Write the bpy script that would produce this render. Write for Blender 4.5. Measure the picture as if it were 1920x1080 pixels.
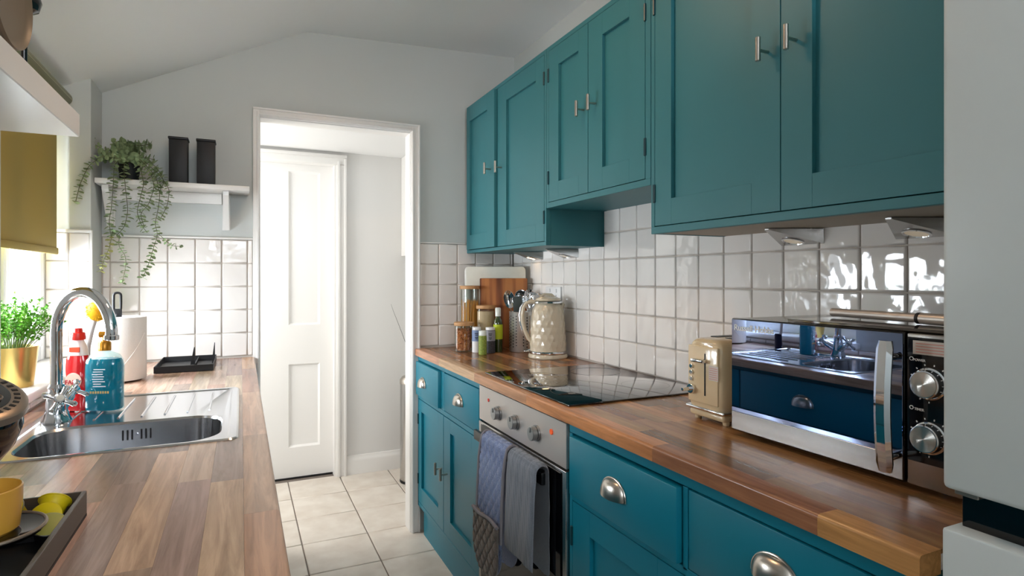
import bpy, bmesh, math, random
from mathutils import Vector, Matrix, Euler
random.seed(7)
R = math.radians
scn = bpy.context.scene
for o in list(bpy.data.objects): bpy.data.objects.remove(o)
COL = scn.collection

# ------------------------------------------------------------------ camera, world, light, exposure
cd = bpy.data.cameras.new('camera'); cam = bpy.data.objects.new('camera', cd); COL.objects.link(cam)
cd.sensor_width = 36.0; cd.lens = 1100/1920*36; cd.shift_y = -21/1920
cd.clip_start = 0.02
cam.location = (0, 0, 1.25); cam.rotation_euler = (R(90), 0, R(-24.8))
scn.camera = cam
vs = scn.view_settings
vs.view_transform = 'Standard'; vs.look = 'None'; vs.gamma = 1; vs.use_curve_mapping = False
vs.exposure = 0.33
w = bpy.data.worlds.new('world'); scn.world = w; w.use_nodes = True
bg = w.node_tree.nodes['Background']; bg.inputs[0].default_value = (0.86, 0.93, 1.0, 1); bg.inputs[1].default_value = 4.5

def area(name, loc, rot, sx, sy, power, col):
    l = bpy.data.lights.new(name, 'AREA'); l.shape = 'RECTANGLE'; l.size = sx; l.size_y = sy
    l.energy = power; l.color = col
    o = bpy.data.objects.new(name, l); o.location = loc; o.rotation_euler = rot; COL.objects.link(o); return o
# daylight through the kitchen window (left) and from the back room's unseen side; the rear light is added fill
area('window_daylight', (-1.05, 2.17, 1.5), (0, R(-92), 0), 1.0, 0.95, 100, (0.85, 0.93, 1.0))
area('rear_fill_light', (0.35, -1.75, 1.95), (R(125), 0, 0), 1.3, 0.8, 16, (0.93, 0.96, 1.0))  # fill added behind the viewer for brightness; there is no such door
area('back_room_daylight', (-0.72, 3.36, 1.25), (0, R(-90), 0), 1.3, 0.7, 16, (1.0, 0.985, 0.96))
def point(name, loc, power, col, r):
    l = bpy.data.lights.new(name, 'POINT'); l.energy = power; l.color = col; l.shadow_soft_size = r
    o = bpy.data.objects.new(name, l); o.location = loc; COL.objects.link(o); return o

# ------------------------------------------------------------------ mesh helpers
class MB:
    def __init__(s): s.bm = bmesh.new()
    def add(s, other, mat=None):
        me = bpy.data.meshes.new('t'); other.to_mesh(me); other.free()
        if mat is not None: me.transform(mat)
        s.bm.from_mesh(me); bpy.data.meshes.remove(me); return s
    def box(s, x0, x1, y0, y1, z0, z1, bev=0, seg=1, mat=None):
        b = bmesh.new(); bmesh.ops.create_cube(b, size=1)
        for v in b.verts:
            v.co = Vector(((x0+x1)/2+v.co.x*(x1-x0), (y0+y1)/2+v.co.y*(y1-y0), (z0+z1)/2+v.co.z*(z1-z0)))
        if bev: bmesh.ops.bevel(b, geom=list(b.edges), offset=bev, segments=seg, profile=0.5, affect='EDGES')
        return s.add(b, mat)
    def lathe(s, prof, c=(0, 0, 0), seg=32, mat=None, sx=1, sy=1):
        b = bmesh.new(); rings = []
        for r, z in prof:
            if r < 1e-6: rings.append([b.verts.new((0, 0, z))])
            else: rings.append([b.verts.new((r*sx*math.cos(2*math.pi*i/seg), r*sy*math.sin(2*math.pi*i/seg), z)) for i in range(seg)])
        for a, d in zip(rings, rings[1:]):
            for i in range(seg):
                j = (i+1) % seg
                if len(a) == 1 and len(d) == 1: continue
                if len(a) == 1: b.faces.new((a[0], d[j], d[i]))
                elif len(d) == 1: b.faces.new((a[i], a[j], d[0]))
                else: b.faces.new((a[i], a[j], d[j], d[i]))
        bmesh.ops.recalc_face_normals(b, faces=b.faces)
        m = Matrix.Translation(Vector(c))
        return s.add(b, m @ mat if mat is not None else m)
    def cyl(s, p0, p1, r, seg=20, r2=None, cap=True, bev=0):
        p0 = Vector(p0); p1 = Vector(p1); d = p1-p0; L = d.length
        r2 = r if r2 is None else r2
        q = d.to_track_quat('Z', 'Y').to_matrix().to_4x4()
        prof = [(0, 0)] if cap else []
        if bev: prof += [(r-bev, 0), (r, bev), (r2, L-bev), (r2-bev, L)]
        else: prof += [(r, 0), (r2, L)]
        if cap: prof += [(0, L)]
        return s.lathe(prof, (0, 0, 0), seg, Matrix.Translation(p0) @ q)
    def tube(s, pts, r, seg=12, cap=True, closed=False, flat=1.0):
        pts = [Vector(p) for p in pts]; n = len(pts); b = bmesh.new(); rings = []
        rr = r if isinstance(r, (list, tuple)) else [r]*n
        up = Vector((0, 0, 1)); prevx = None
        for i, p in enumerate(pts):
            if closed: t = (pts[(i+1) % n]-pts[i-1])
            else: t = pts[min(i+1, n-1)]-pts[max(i-1, 0)]
            t.normalize()
            if prevx is None:
                x = t.cross(up)
                if x.length < 1e-3: x = t.cross(Vector((0, 1, 0)))
            else: x = prevx - t*prevx.dot(t)
            x.normalize(); prevx = x; y = t.cross(x)
            rings.append([b.verts.new(p+(x*math.cos(2*math.pi*k/seg)+y*math.sin(2*math.pi*k/seg)*flat)*rr[i]) for k in range(seg)])
        m = n if closed else n-1
        for i in range(m):
            a, d = rings[i], rings[(i+1) % n]
            for k in range(seg): b.faces.new((a[k], a[(k+1) % seg], d[(k+1) % seg], d[k]))
        if cap and not closed:
            b.faces.new(rings[0][::-1]); b.faces.new(rings[-1])
        bmesh.ops.recalc_face_normals(b, faces=b.faces)
        return s.add(b)
    def prism(s, poly, a0, a1, axis='y', bev=0):
        # poly in the two other axes (x,z) for y, (y,z) for x, (x,y) for z
        def P(p, a): return {'y': (p[0], a, p[1]), 'x': (a, p[0], p[1]), 'z': (p[0], p[1], a)}[axis]
        b = bmesh.new(); A = [b.verts.new(P(p, a0)) for p in poly]; B = [b.verts.new(P(p, a1)) for p in poly]
        n = len(poly)
        b.faces.new(A); b.faces.new(B[::-1])
        for i in range(n): b.faces.new((A[i], B[i], B[(i+1) % n], A[(i+1) % n]))
        bmesh.ops.recalc_face_normals(b, faces=b.faces)
        if bev: bmesh.ops.bevel(b, geom=list(b.edges), offset=bev, segments=2, profile=0.5, affect='EDGES')
        return s.add(b)
    def grid(s, fn, nu, nv, close_u=False):
        b = bmesh.new()
        V = [[b.verts.new(fn(i/nu, j/nv)) for j in range(nv+1)] for i in range(nu if close_u else nu+1)]
        N = len(V)
        for i in range(nu):
            for j in range(nv): b.faces.new((V[i][j], V[(i+1) % N][j], V[(i+1) % N][j+1], V[i][j+1]))
        return s.add(b)

def wloc(p):
    v = Vector((0, 0, 0))
    while p is not None: v = v+p.location; p = p.parent
    return v
def obj(name, mb, mat, parent=None, kind=None, local=False, smooth=0.6, origin=None, label=None):
    """one mesh object; geometry is given in world metres unless local"""
    bm = mb.bm
    off = wloc(parent) if parent is not None else Vector((0, 0, 0))
    if origin is not None: origin = Vector(origin)
    elif parent is None and not local:
        xs = [v.co for v in bm.verts]
        origin = Vector(((min(c.x for c in xs)+max(c.x for c in xs))/2, (min(c.y for c in xs)+max(c.y for c in xs))/2, min(c.z for c in xs)))
    if not local:
        sh = origin if origin is not None else off
        bmesh.ops.translate(bm, vec=-sh, verts=bm.verts)
    if smooth is not None:
        bm.normal_update()
        for f in bm.faces: f.smooth = True
        for e in bm.edges:
            if len(e.link_faces) != 2 or e.calc_face_angle(0) > smooth: e.smooth = False
    me = bpy.data.meshes.new(name); bm.to_mesh(me); bm.free()
    if mat is not None: me.materials.append(mat)
    o = bpy.data.objects.new(name, me); COL.objects.link(o)
    if parent is not None:
        o.parent = parent
        if origin is not None and not local: o.location = origin-off
    elif origin is not None: o.location = origin
    if kind: o['kind'] = kind
    if label: o['label'] = label
    return o
def tag(o, label, cat, group=None):
    o['label'] = label; o['category'] = cat
    if group: o['group'] = group
    return o
def thing(name, label, cat, loc, rotz=0, group=None):
    o = bpy.data.objects.new(name, None); o.empty_display_size = 0.05; COL.objects.link(o)
    o.location = loc; o.rotation_euler = (0, 0, rotz)
    return tag(o, label, cat, group)
def text(name, body, size, mat4, mat, parent, depth=0.0003):
    c = bpy.data.curves.new(name, 'FONT'); c.body = body; c.size = size; c.extrude = depth; c.offset = size*0.018; c.align_x = 'CENTER'; c.align_y = 'CENTER'
    c.resolution_u = 3
    t = bpy.data.objects.new(name, c); COL.objects.link(t)
    me = bpy.data.meshes.new_from_object(t); bpy.data.objects.remove(t)
    me.transform(mat4); me.transform(Matrix.Translation(-wloc(parent)))
    me.materials.clear(); me.materials.append(mat)
    o = bpy.data.objects.new(name, me); COL.objects.link(o); o.parent = parent
    return o
def facing(normal, pos, up=(0, 0, 1)):
    n = Vector(normal).normalized(); u = Vector(up); x = u.cross(n).normalized(); y = n.cross(x)
    m = Matrix((x, y, n)).transposed().to_4x4(); m.translation = Vector(pos); return m

# ------------------------------------------------------------------ materials
def lin(c):
    return tuple(((v/255)/12.92 if v/255 <= 0.04045 else ((v/255+0.055)/1.055)**2.4) for v in c)+(1,)
def mat(name, rgb, rough=0.5, metal=0, spec=0.5, bump=None, var=None, coat=0, trans=0, ior=1.45, sheen=0, emis=None, es=0, aniso=0, coords='Object', stretch=(1, 1, 1), rand=0):
    """bump=(scale, strength, distance); var=(scale, other rgb)"""
    m = bpy.data.materials.new(name); m.use_nodes = True; nt = m.node_tree; b = nt.nodes['Principled BSDF']
    b.inputs['Base Color'].default_value = lin(rgb); b.inputs['Roughness'].default_value = rough
    b.inputs['Metallic'].default_value = metal; b.inputs['Specular IOR Level'].default_value = spec
    b.inputs['IOR'].default_value = ior
    b.inputs['Coat Weight'].default_value = coat; b.inputs['Coat Roughness'].default_value = 0.05
    b.inputs['Transmission Weight'].default_value = trans; b.inputs['Sheen Weight'].default_value = sheen
    b.inputs['Anisotropic'].default_value = aniso
    if emis: b.inputs['Emission Color'].default_value = lin(emis); b.inputs['Emission Strength'].default_value = es
    tc = nt.nodes.new('ShaderNodeTexCoord'); mp = nt.nodes.new('ShaderNodeMapping'); mp.inputs['Scale'].default_value = stretch
    nt.links.new(tc.outputs[coords], mp.inputs['Vector'])
    src = mp.outputs[0]
    if rand:
        oi = nt.nodes.new('ShaderNodeObjectInfo'); mu = nt.nodes.new('ShaderNodeVectorMath'); mu.operation = 'SCALE'; mu.inputs[0].default_value = (37, 91, 53)
        ad = nt.nodes.new('ShaderNodeVectorMath'); nt.links.new(oi.outputs['Random'], mu.inputs['Scale'])
        nt.links.new(src, ad.inputs[0]); nt.links.new(mu.outputs[0], ad.inputs[1]); src = ad.outputs[0]
    if var:
        n = nt.nodes.new('ShaderNodeTexNoise'); n.inputs['Scale'].default_value = var[0]; n.inputs['Detail'].default_value = 5
        nt.links.new(src, n.inputs['Vector'])
        cr = nt.nodes.new('ShaderNodeValToRGB'); cr.color_ramp.elements[0].position = 0.35; cr.color_ramp.elements[1].position = 0.65
        cr.color_ramp.elements[0].color = lin(rgb); cr.color_ramp.elements[1].color = lin(var[1])
        nt.links.new(n.outputs['Fac'], cr.inputs[0]); nt.links.new(cr.outputs[0], b.inputs['Base Color'])
    if bump:
        n2 = nt.nodes.new('ShaderNodeTexNoise'); n2.inputs['Scale'].default_value = bump[0]; n2.inputs['Detail'].default_value = bump[3] if len(bump) > 3 else 3
        nt.links.new(src, n2.inputs['Vector'])
        bp = nt.nodes.new('ShaderNodeBump'); bp.inputs['Strength'].default_value = bump[1]; bp.inputs['Distance'].default_value = bump[2]
        nt.links.new(n2.outputs['Fac'], bp.inputs['Height']); nt.links.new(bp.outputs[0], b.inputs['Normal'])
    return m
def thin_glass(name, tint=(255, 255, 255), refl=1.0):
    m = bpy.data.materials.new(name); m.use_nodes = True; nt = m.node_tree; nt.nodes.clear()
    o = nt.nodes.new('ShaderNodeOutputMaterial'); t = nt.nodes.new('ShaderNodeBsdfTransparent'); g = nt.nodes.new('ShaderNodeBsdfGlossy')
    f = nt.nodes.new('ShaderNodeFresnel'); ge = nt.nodes.new('ShaderNodeNewGeometry'); mr = nt.nodes.new('ShaderNodeMapRange'); mr.inputs['To Min'].default_value = 1.45; mr.inputs['To Max'].default_value = 1/1.45; nt.links.new(ge.outputs['Backfacing'], mr.inputs['Value']); nt.links.new(mr.outputs[0], f.inputs['IOR']); mx = nt.nodes.new('ShaderNodeMixShader')
    t.inputs[0].default_value = lin(tint); g.inputs['Roughness'].default_value = 0.02; g.inputs[0].default_value = (refl, refl, refl, 1)
    nt.links.new(f.outputs[0], mx.inputs[0]); nt.links.new(t.outputs[0], mx.inputs[1]); nt.links.new(g.outputs[0], mx.inputs[2]); nt.links.new(mx.outputs[0], o.inputs[0])
    return m
def wood_stave(name, cols, rough=0.35):
    """stave colour by object, grain running along Y"""
    m = bpy.data.materials.new(name); m.use_nodes = True; nt = m.node_tree; b = nt.nodes['Principled BSDF']
    b.inputs['Roughness'].default_value = rough; b.inputs['Specular IOR Level'].default_value = 0.5
    oi = nt.nodes.new('ShaderNodeObjectInfo'); cr = nt.nodes.new('ShaderNodeValToRGB'); cr.color_ramp.interpolation = 'LINEAR'
    els = cr.color_ramp.elements
    for i, c in enumerate(cols):
        e = els[0] if i == 0 else (els[1] if i == 1 else els.new(0.5))
        e.position = i/(len(cols)-1); e.color = lin(c)
    nt.links.new(oi.outputs['Random'], cr.inputs[0])
    tc = nt.nodes.new('ShaderNodeTexCoord'); mp = nt.nodes.new('ShaderNodeMapping'); mp.inputs['Scale'].default_value = (1, 0.07, 1)
    mu = nt.nodes.new('ShaderNodeVectorMath'); mu.operation = 'SCALE'; mu.inputs[0].default_value = (11, 17, 5)
    ad = nt.nodes.new('ShaderNodeVectorMath'); nt.links.new(oi.outputs['Random'], mu.inputs['Scale'])
    nt.links.new(tc.outputs['Object'], mp.inputs[0]); nt.links.new(mp.outputs[0], ad.inputs[0]); nt.links.new(mu.outputs[0], ad.inputs[1])
    n = nt.nodes.new('ShaderNodeTexNoise'); n.inputs['Scale'].default_value = 55; n.inputs['Detail'].default_value = 7; n.inputs['Roughness'].default_value = 0.65; n.inputs['Distortion'].default_value = 0.8
    nt.links.new(ad.outputs[0], n.inputs['Vector'])
    r2 = nt.nodes.new('ShaderNodeValToRGB'); r2.color_ramp.elements[0].position = 0.3; r2.color_ramp.elements[0].color = (0.6, 0.56, 0.54, 1); r2.color_ramp.elements[1].position = 0.62; r2.color_ramp.elements[1].color = (1.12, 1.1, 1.08, 1)
    nt.links.new(n.outputs['Fac'], r2.inputs[0])
    mx = nt.nodes.new('ShaderNodeMix'); mx.data_type = 'RGBA'; mx.blend_type = 'MULTIPLY'; mx.inputs['Factor'].default_value = 1
    nt.links.new(oi.outputs['Color'], mx.inputs['A']); nt.links.new(r2.outputs[0], mx.inputs['B']); nt.links.new(mx.outputs['Result'], b.inputs['Base Color'])
    bp = nt.nodes.new('ShaderNodeBump'); bp.inputs['Strength'].default_value = 0.15; bp.inputs['Distance'].default_value = 0.0005
    nt.links.new(n.outputs['Fac'], bp.inputs['Height']); nt.links.new(bp.outputs[0], b.inputs['Normal'])
    return m

BWALL = mat('matt white back room paint', (228, 227, 225), 0.75)
WALL = mat('matt pale grey wall paint', (200, 204, 202), 0.75, bump=(60, 0.15, 0.001))
CEIL = mat('matt ceiling paint', (240, 240, 239), 0.8, bump=(30, 0.15, 0.002))
GLOSSW = mat('white gloss woodwork', (238, 236, 233), 0.3)
TILE = mat('glazed white wall tile', (233, 228, 223), 0.05, spec=0.6, bump=(20, 0.8, 0.0022, 1), rand=1)
GROUT = mat('wall grout', (196, 186, 176), 0.85)
FGROUT = mat('floor grout', (120, 110, 102), 0.9)
FTILE = mat('beige stone floor tile', (228, 220, 209), 0.28, var=(9, (212, 201, 188)), bump=(14, 0.2, 0.001), rand=1)
TEAL = mat('bluer teal on base cabinets', (12, 124, 146), 0.4, bump=(220, 0.06, 0.0004))  # base units get a bluer teal than the wall units
TEALW = mat('greyer teal on wall cabinets', (50, 116, 124), 0.45, bump=(220, 0.06, 0.0004))
TEALD = mat('teal cabinet paint inside', (14, 88, 98), 0.5)
PALEUNDER = mat('bare cabinet underside', (176, 166, 150), 0.6)
HINGE = mat('painted dark hinge', (10, 58, 66), 0.35)
NICKEL = mat('brushed nickel', (190, 182, 172), 0.28, metal=1)
CHROME = mat('chrome', (235, 238, 242), 0.05, metal=1)
STEEL = mat('brushed stainless steel', (190, 188, 186), 0.27, metal=1, bump=(300, 0.08, 0.0003), stretch=(1, 0.03, 1))
SINKST = mat('sink stainless steel', (205, 206, 208), 0.16, metal=1)
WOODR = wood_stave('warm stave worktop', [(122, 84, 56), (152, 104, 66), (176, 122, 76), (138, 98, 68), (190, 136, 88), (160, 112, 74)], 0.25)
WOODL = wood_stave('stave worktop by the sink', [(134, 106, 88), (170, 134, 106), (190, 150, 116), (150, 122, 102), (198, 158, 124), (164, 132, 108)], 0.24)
GLASSBLK = mat('black ceramic glass', (6, 6, 8), 0.03, spec=0.9, coat=1)
BLACKPL = mat('black plastic', (14, 14, 16), 0.35)
BLACKM = mat('black powder coat', (24, 24, 27), 0.5)
BLACKGL = mat('gloss black plastic', (8, 8, 10), 0.08, coat=0.6)
WGLASS = thin_glass('window glass')
JGLASS = thin_glass('jar glass', (244, 246, 244))
CREAM = mat('cream enamel', (228, 204, 164), 0.16, coat=0.5)
CREAMD = mat('cream kettle enamel', (205, 192, 168), 0.2, coat=0.4)

# ------------------------------------------------------------------ room dimensions
XL, XR, YB = -0.505, 1.315, 2.82          # left wall, right wall, back wall
YF = -1.45                                 # wall behind the viewer
def zc(x): return 2.233+0.489*x if x < 0.272 else 2.366+(x-0.272)*0.042

# floor
mb = MB().box(-1.0, 1.45, YF-0.1, 4.0, -0.12, -0.004)
floor = obj('floor', mb, FGROUT, kind='structure')
tile_cache = {}
def tile_mesh(name, orient, a, b, t, mat_, inset=0.0045):
    key = (name, orient, round(a, 3), round(b, 3))
    if key in tile_cache: return tile_cache[key]
    bm = bmesh.new()
    def P(p, q, d): return {'x': (-d, p, q), 'y': (p, -d, q), 'z': (p, q, d)}[orient]
    rings = []
    for (i, d) in ((0, 0), (0, t*0.55), (inset*0.45, t*0.9), (inset, t)):
        rings.append([bm.verts.new(P(sx*(a/2-i), sy*(b/2-i), d)) for sx, sy in ((-1, -1), (1, -1), (1, 1), (-1, 1))])
    for r0, r1 in zip(rings, rings[1:]):
        for k in range(4): bm.faces.new((r0[k], r0[(k+1) % 4], r1[(k+1) % 4], r1[k]))
    top = bm.faces.new(rings[-1]); bmesh.ops.recalc_face_normals(bm, faces=bm.faces)
    for f in bm.faces: f.smooth = f is not top
    me = bpy.data.meshes.new(name); bm.to_mesh(me); bm.free(); me.materials.append(mat_)
    tile_cache[key] = me; return me
def put(name, me, loc, parent, rot=(0, 0, 0)):
    o = bpy.data.objects.new(name, me); COL.objects.link(o); o.parent = parent
    o.location = Vector(loc)-wloc(parent); o.rotation_euler = rot; return o
G = 0.0035
def tiling(parent, orient, plane, as_, bs, a_lim, b_lim, t=0.007, m=None, name='tile', jit=0.004):
    """as_, bs = joint positions along the two in-plane axes, clipped to limits"""
    for a0, a1 in zip(as_, as_[1:]):
        for b0, b1 in zip(bs, bs[1:]):
            p0, p1, q0, q1 = max(a0, a_lim[0]), min(a1, a_lim[1]), max(b0, b_lim[0]), min(b1, b_lim[1])
            if p1-p0 < 0.012 or q1-q0 < 0.012: continue
            me = tile_mesh(name, orient, p1-p0-G, q1-q0-G, t, m or TILE)
            c = ((p0+p1)/2, (q0+q1)/2)
            loc = {'x': (plane, c[0], c[1]), 'y': (c[0], plane, c[1]), 'z': (c[0], c[1], plane)}[orient]
            j = [random.uniform(-jit, jit) for _ in range(3)]
            put(name, me, loc, parent, j)
fy = [2.588+0.307*k for k in range(-9, 5)]; fx = [0.26+0.302*k for k in range(-2, 4)]
G = 0.005
tiling(floor, 'z', -0.005, fx, fy, (-0.3, 1.166), (-0.18, 3.84), t=0.006, m=FTILE, name='floor_tile', jit=0.0008)
G = 0.0035

# ceiling: sloping part from the window wall up to the ridge, then nearly flat
def ceil_slab(y0, y1):
    p = [(-0.9, zc(-0.9)), (0.272, zc(0.272)), (1.45, zc(1.45)), (1.45, 2.62), (-0.9, 2.62)]
    return MB().prism(p, y0, y1, 'y')
obj('ceiling', ceil_slab(YF-0.1, YB+0.1), CEIL, kind='structure')
obj('ceiling_back_room', MB().box(-0.8, 1.4, YB+0.105, 3.95, 2.03, 2.1), CEIL, kind='structure')
# right wall
wr = obj('wall_right', MB().box(XR, XR+0.1, YF, YB+0.1, 0, 2.6), WALL, kind='structure')
gr = obj('grout_bed', MB().box(XR-0.004, XR, 0.3, YB-0.002, 0.895, 1.54), GROUT, wr)
ys = [2.807-0.106*k for k in range(25)][::-1]; zs = [0.9045+0.1035*k for k in range(7)]
tiling(wr, 'x', XR-0.003, ys+[YB-0.004], zs, (0.3, YB-0.004), (0.9045, 1.53))
# back wall with the doorway
DX0, DX1, DZ = 0.075, 0.753, 1.956
p = MB().box(-0.9, DX0-0.0, YB, YB+0.08, 0, 2.6).box(DX1, XR+0.1, YB, YB+0.08, 0, 2.6).box(DX0, DX1, YB, YB+0.08, DZ, 2.6)
wb = obj('wall_back', p, WALL, kind='structure')
obj('grout_bed', MB().box(XL, 0.048, YB-0.004, YB, 0.895, 1.41).box(0.8, XR-0.01, YB-0.004, YB, 0.895, 1.412), GROUT, wb)
xs = [-0.577+0.1005*k for k in range(8)]; zb = [0.906+0.1008*k for k in range(6)]
tiling(wb, 'y', YB-0.003, xs, zb, (XL+0.002, 0.047), (0.9045, 1.411))
xs = [0.798+0.0985*k for k in range(7)]
tiling(wb, 'y', YB-0.003, xs, [0.907+0.1015*k for k in range(6)], (0.8, XR-0.01), (0.9045, 1.415))
obj('tile_trim', MB().box(XL+0.001, 0.047, YB-0.012, YB, 1.411, 1.42, 0.003, 2), GLOSSW, wb)
obj('tile_trim', MB().box(0.8, 1.04, YB-0.012, YB, 1.415, 1.422, 0.003, 2), GLOSSW, wb)
# left wall with the window opening and the pier beyond it
WY0, WY1, SZ = 1.73, 2.63, 0.955
p = (MB().box(XL-0.25, XL, YF, WY0, 0, 2.3).box(XL-0.25, XL, WY1, YB, 0, 2.3)
     .box(XL-0.25, XL, WY0, WY1, 0, SZ-0.03).box(XL-0.25, XL-0.12, WY0, WY1, 1.86, 2.3))
wl = obj('wall_left', p, WALL, kind='structure')
obj('grout_bed', MB().box(XL-0.135, XL, WY1-0.004, WY1, SZ, 1.415).box(XL, XL+0.003, 0.3, WY1, 0.895, SZ-0.03), GROUT, wl)
tiling(wl, 'y', WY1-0.003, [XL-0.167, XL-0.066, XL+0.003], [0.894+0.1035*k for k in range(6)], (XL-0.135, XL), (SZ+0.002, 1.412))
tiling(wl, 'x', XL+0.003, [0.3+0.101*k for k in range(24)], [0.903, SZ-0.032], (0.3, WY1), (0.9, 1.0), t=-0.005)
obj('tile_trim', MB().box(XL-0.135, XL+0.004, WY1-0.012, WY1, 1.412, 1.424, 0.003, 2), GLOSSW, wl)
obj('tile_trim', MB().box(XL-0.004, XL+0.006, WY1-0.008, WY1+0.004, SZ+0.0, 1.424, 0.003, 2), GLOSSW, wl)
# wall behind the viewer, with a high opening made up to let fill light in
obj('wall_front', MB().box(-0.9, -0.3, YF-0.1, YF, 0, 2.6).box(1.0, 1.45, YF-0.1, YF, 0, 2.6).box(-0.3, 1.0, YF-0.1, YF, 2.2, 2.6).box(-0.3, 1.0, YF-0.1, YF, 0, 1.5), WALL, kind='structure')
# back room
FY = 3.80
obj('wall_back_room_far', MB().box(-0.8, -0.28, FY, FY+0.1, 0, 2.03).box(0.545, 1.4, FY, FY+0.1, 0, 2.03).box(-0.28, 0.545, FY, FY+0.068, 1.965, 2.03).box(-0.3, 0.56, FY+0.112, FY+0.15, 0, 2.03), BWALL, kind='structure')
obj('wall_back_room_right', MB().box(1.25, 1.35, YB+0.1, FY, 0, 2.03), BWALL, kind='structure')
obj('wall_back_room_left', MB().box(-0.9, -0.8, YB+0.1, FY+0.1, 0, 2.03), BWALL, kind='structure')
obj('baseboard_back', MB().prism([(FY, 0), (FY-0.018, 0), (FY-0.018, 0.085), (FY-0.014, 0.098), (FY-0.01, 0.103), (FY-0.007, 0.118), (FY, 0.12)], 0.603, 1.249, 'x'), GLOSSW, kind='structure')

# doorway casing and lining
def casing_profile(d):   # (across, out)
    return d
p = MB()
p.box(DX0-0.028, DX0, YB-0.02, YB, 0.0, DZ+0.035, 0.004, 2).box(DX0-0.012, DX0-0.002, YB-0.028, YB-0.018, 0, DZ+0.02, 0.003, 2)
p.box(DX1, DX1+0.045, YB-0.02, YB, 0, DZ+0.035, 0.004, 2).box(DX1+0.004, DX1+0.014, YB-0.027, YB-0.018, 0, DZ+0.018, 0.003, 2).box(DX1+0.034, DX1+0.044, YB-0.027, YB-0.018, 0, DZ+0.035, 0.003, 2)
p.box(DX0-0.028, DX1+0.045, YB-0.0195, YB, DZ, DZ+0.036, 0.004, 2).box(DX0-0.012, DX1+0.014, YB-0.0265, YB-0.018, DZ+0.004, DZ+0.014, 0.003, 2).box(DX0-0.028, DX1+0.045, YB-0.0265, YB-0.018, DZ+0.028, DZ+0.037, 0.003, 2)
obj('trim_1', p, GLOSSW, kind='structure')
obj('trim_2', MB().box(DX0-0.001, DX0+0.003, YB-0.006, YB+0.082, 0, DZ, 0.001).box(DX1-0.003, DX1+0.001, YB-0.006, YB+0.082, 0, DZ, 0.001).box(DX0, DX1, YB-0.005, YB+0.082, DZ-0.004, DZ+0.001, 0.001), GLOSSW, kind='structure')
# far door (four panels) with its casing
fx0, fx1 = -0.26, 0.542
p = MB().box(fx1-0.002, fx1+0.06, FY-0.02, FY, 0, 1.949, 0.002).box(fx1+0.005, fx1+0.022, FY-0.03, FY-0.0205, 0, 1.97, 0.003, 2).box(fx1+0.045, fx1+0.06, FY-0.032, FY-0.0205, 0, 1.989, 0.003, 2)
p.box(fx1-0.012, fx1+0.0025, FY-0.015, FY+0.069, 0, 1.949).box(-0.32, fx1+0.0025, FY-0.0195, FY+0.069, 1.9495, 1.9645)
p.box(-0.32, fx1+0.06, FY-0.02, FY, 1.95, 2.01, 0.002).box(-0.32, fx1+0.06, FY-0.032, FY-0.0205, 1.99, 2.01, 0.003, 2)
obj('trim_3', p, GLOSSW, kind='structure')
DY = 3.87
door = bpy.data.objects.new('door_1', None); COL.objects.link(door); door.location = (0.14, DY, 0); door['kind'] = 'structure'
p = MB()
rails = [(0.008, 0.192), (0.708, 0.95), (1.905, 1.985)]
for z0, z1 in rails:
    for a, b in ((-0.155, 0.03), (0.267, 0.453)): p.box(a, b, DY, DY+0.04, z0, z1)
stiles = [(fx0, -0.16), (0.104-0.0, 0.267), (0.453, fx1-0.012)]
for a, b in ((fx0, -0.155), (0.03, 0.267), (0.453, fx1-0.012)): p.box(a, b, DY, DY+0.04, 0.008, 1.985)
obj('door_frame', p, GLOSSW, door)
for a, b in ((-0.155, 0.03), (0.267, 0.453)):
    for z0, z1 in ((0.192, 0.708), (0.95, 1.905)):
        q = MB().box(a-0.001, b+0.001, DY+0.014, DY+0.03, z0, z1)
        for (aa, bb, cc, dd) in ((a, a+0.012, z0, z1), (b-0.012, b, z0, z1)): q.prism([(aa, DY), (bb, DY+0.014), (aa, DY+0.014)] if aa == a else [(bb, DY), (bb, DY+0.014), (aa, DY+0.014)], cc, dd, 'z')
        q.prism([(DY, z0), (DY+0.014, z0+0.012), (DY+0.014, z0)], a, b, 'x').prism([(DY, z1), (DY+0.014, z1), (DY+0.014, z1-0.012)], a, b, 'x')
        obj('door_panel', q, GLOSSW, door)
obj('door_threshold_strip', MB().box(fx0, fx1, DY-0.005, DY+0.05, 0.0, 0.006), BLACKM, door)

# ------------------------------------------------------------------ window
win = bpy.data.objects.new('window_1', None); COL.objects.link(win); win.location = (-0.66, 1.8, SZ); win['kind'] = 'structure'
UPVC = mat('white window plastic', (240, 241, 242), 0.25)
XW = -0.64
p = MB()
zt = 1.85
def frame(p, y0, y1, z0, z1, wd, x0, x1, bev=0.004):
    p.box(x0, x1, y0, y0+wd, z0, z1, bev, 2).box(x0, x1, y1-wd, y1, z0, z1, bev, 2).box(x0, x1, y0+wd, y1-wd, z0, z0+wd, bev, 2).box(x0, x1, y0+wd, y1-wd, z1-wd, z1, bev, 2)
frame(p, WY0, WY1, SZ, zt, 0.05, XW-0.06, XW); 
obj('window_frame', p, UPVC, win)
for (a, b) in ((WY0+0.05, 2.155), (2.205, WY1-0.05)):
    q = MB(); frame(q, a, b, SZ+0.05, zt-0.05, 0.045, XW-0.05, XW+0.004)
    s = obj('window_sash', q, UPVC, win)
    obj('window_pane', MB().box(XW-0.03, XW-0.024, a+0.04, b-0.04, SZ+0.09, zt-0.09), WGLASS, s)
for a in (2.155,): obj('window_mullion', MB().box(XW-0.055, XW-0.002, a, a+0.05, SZ+0.05, zt-0.05, 0.003), UPVC, win)
obj('window_sill', MB().box(XW-0.02, XL+0.022, WY0-0.02, WY1-0.005, SZ-0.027, SZ+0.0, 0.008, 3), GLOSSW, win)
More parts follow.
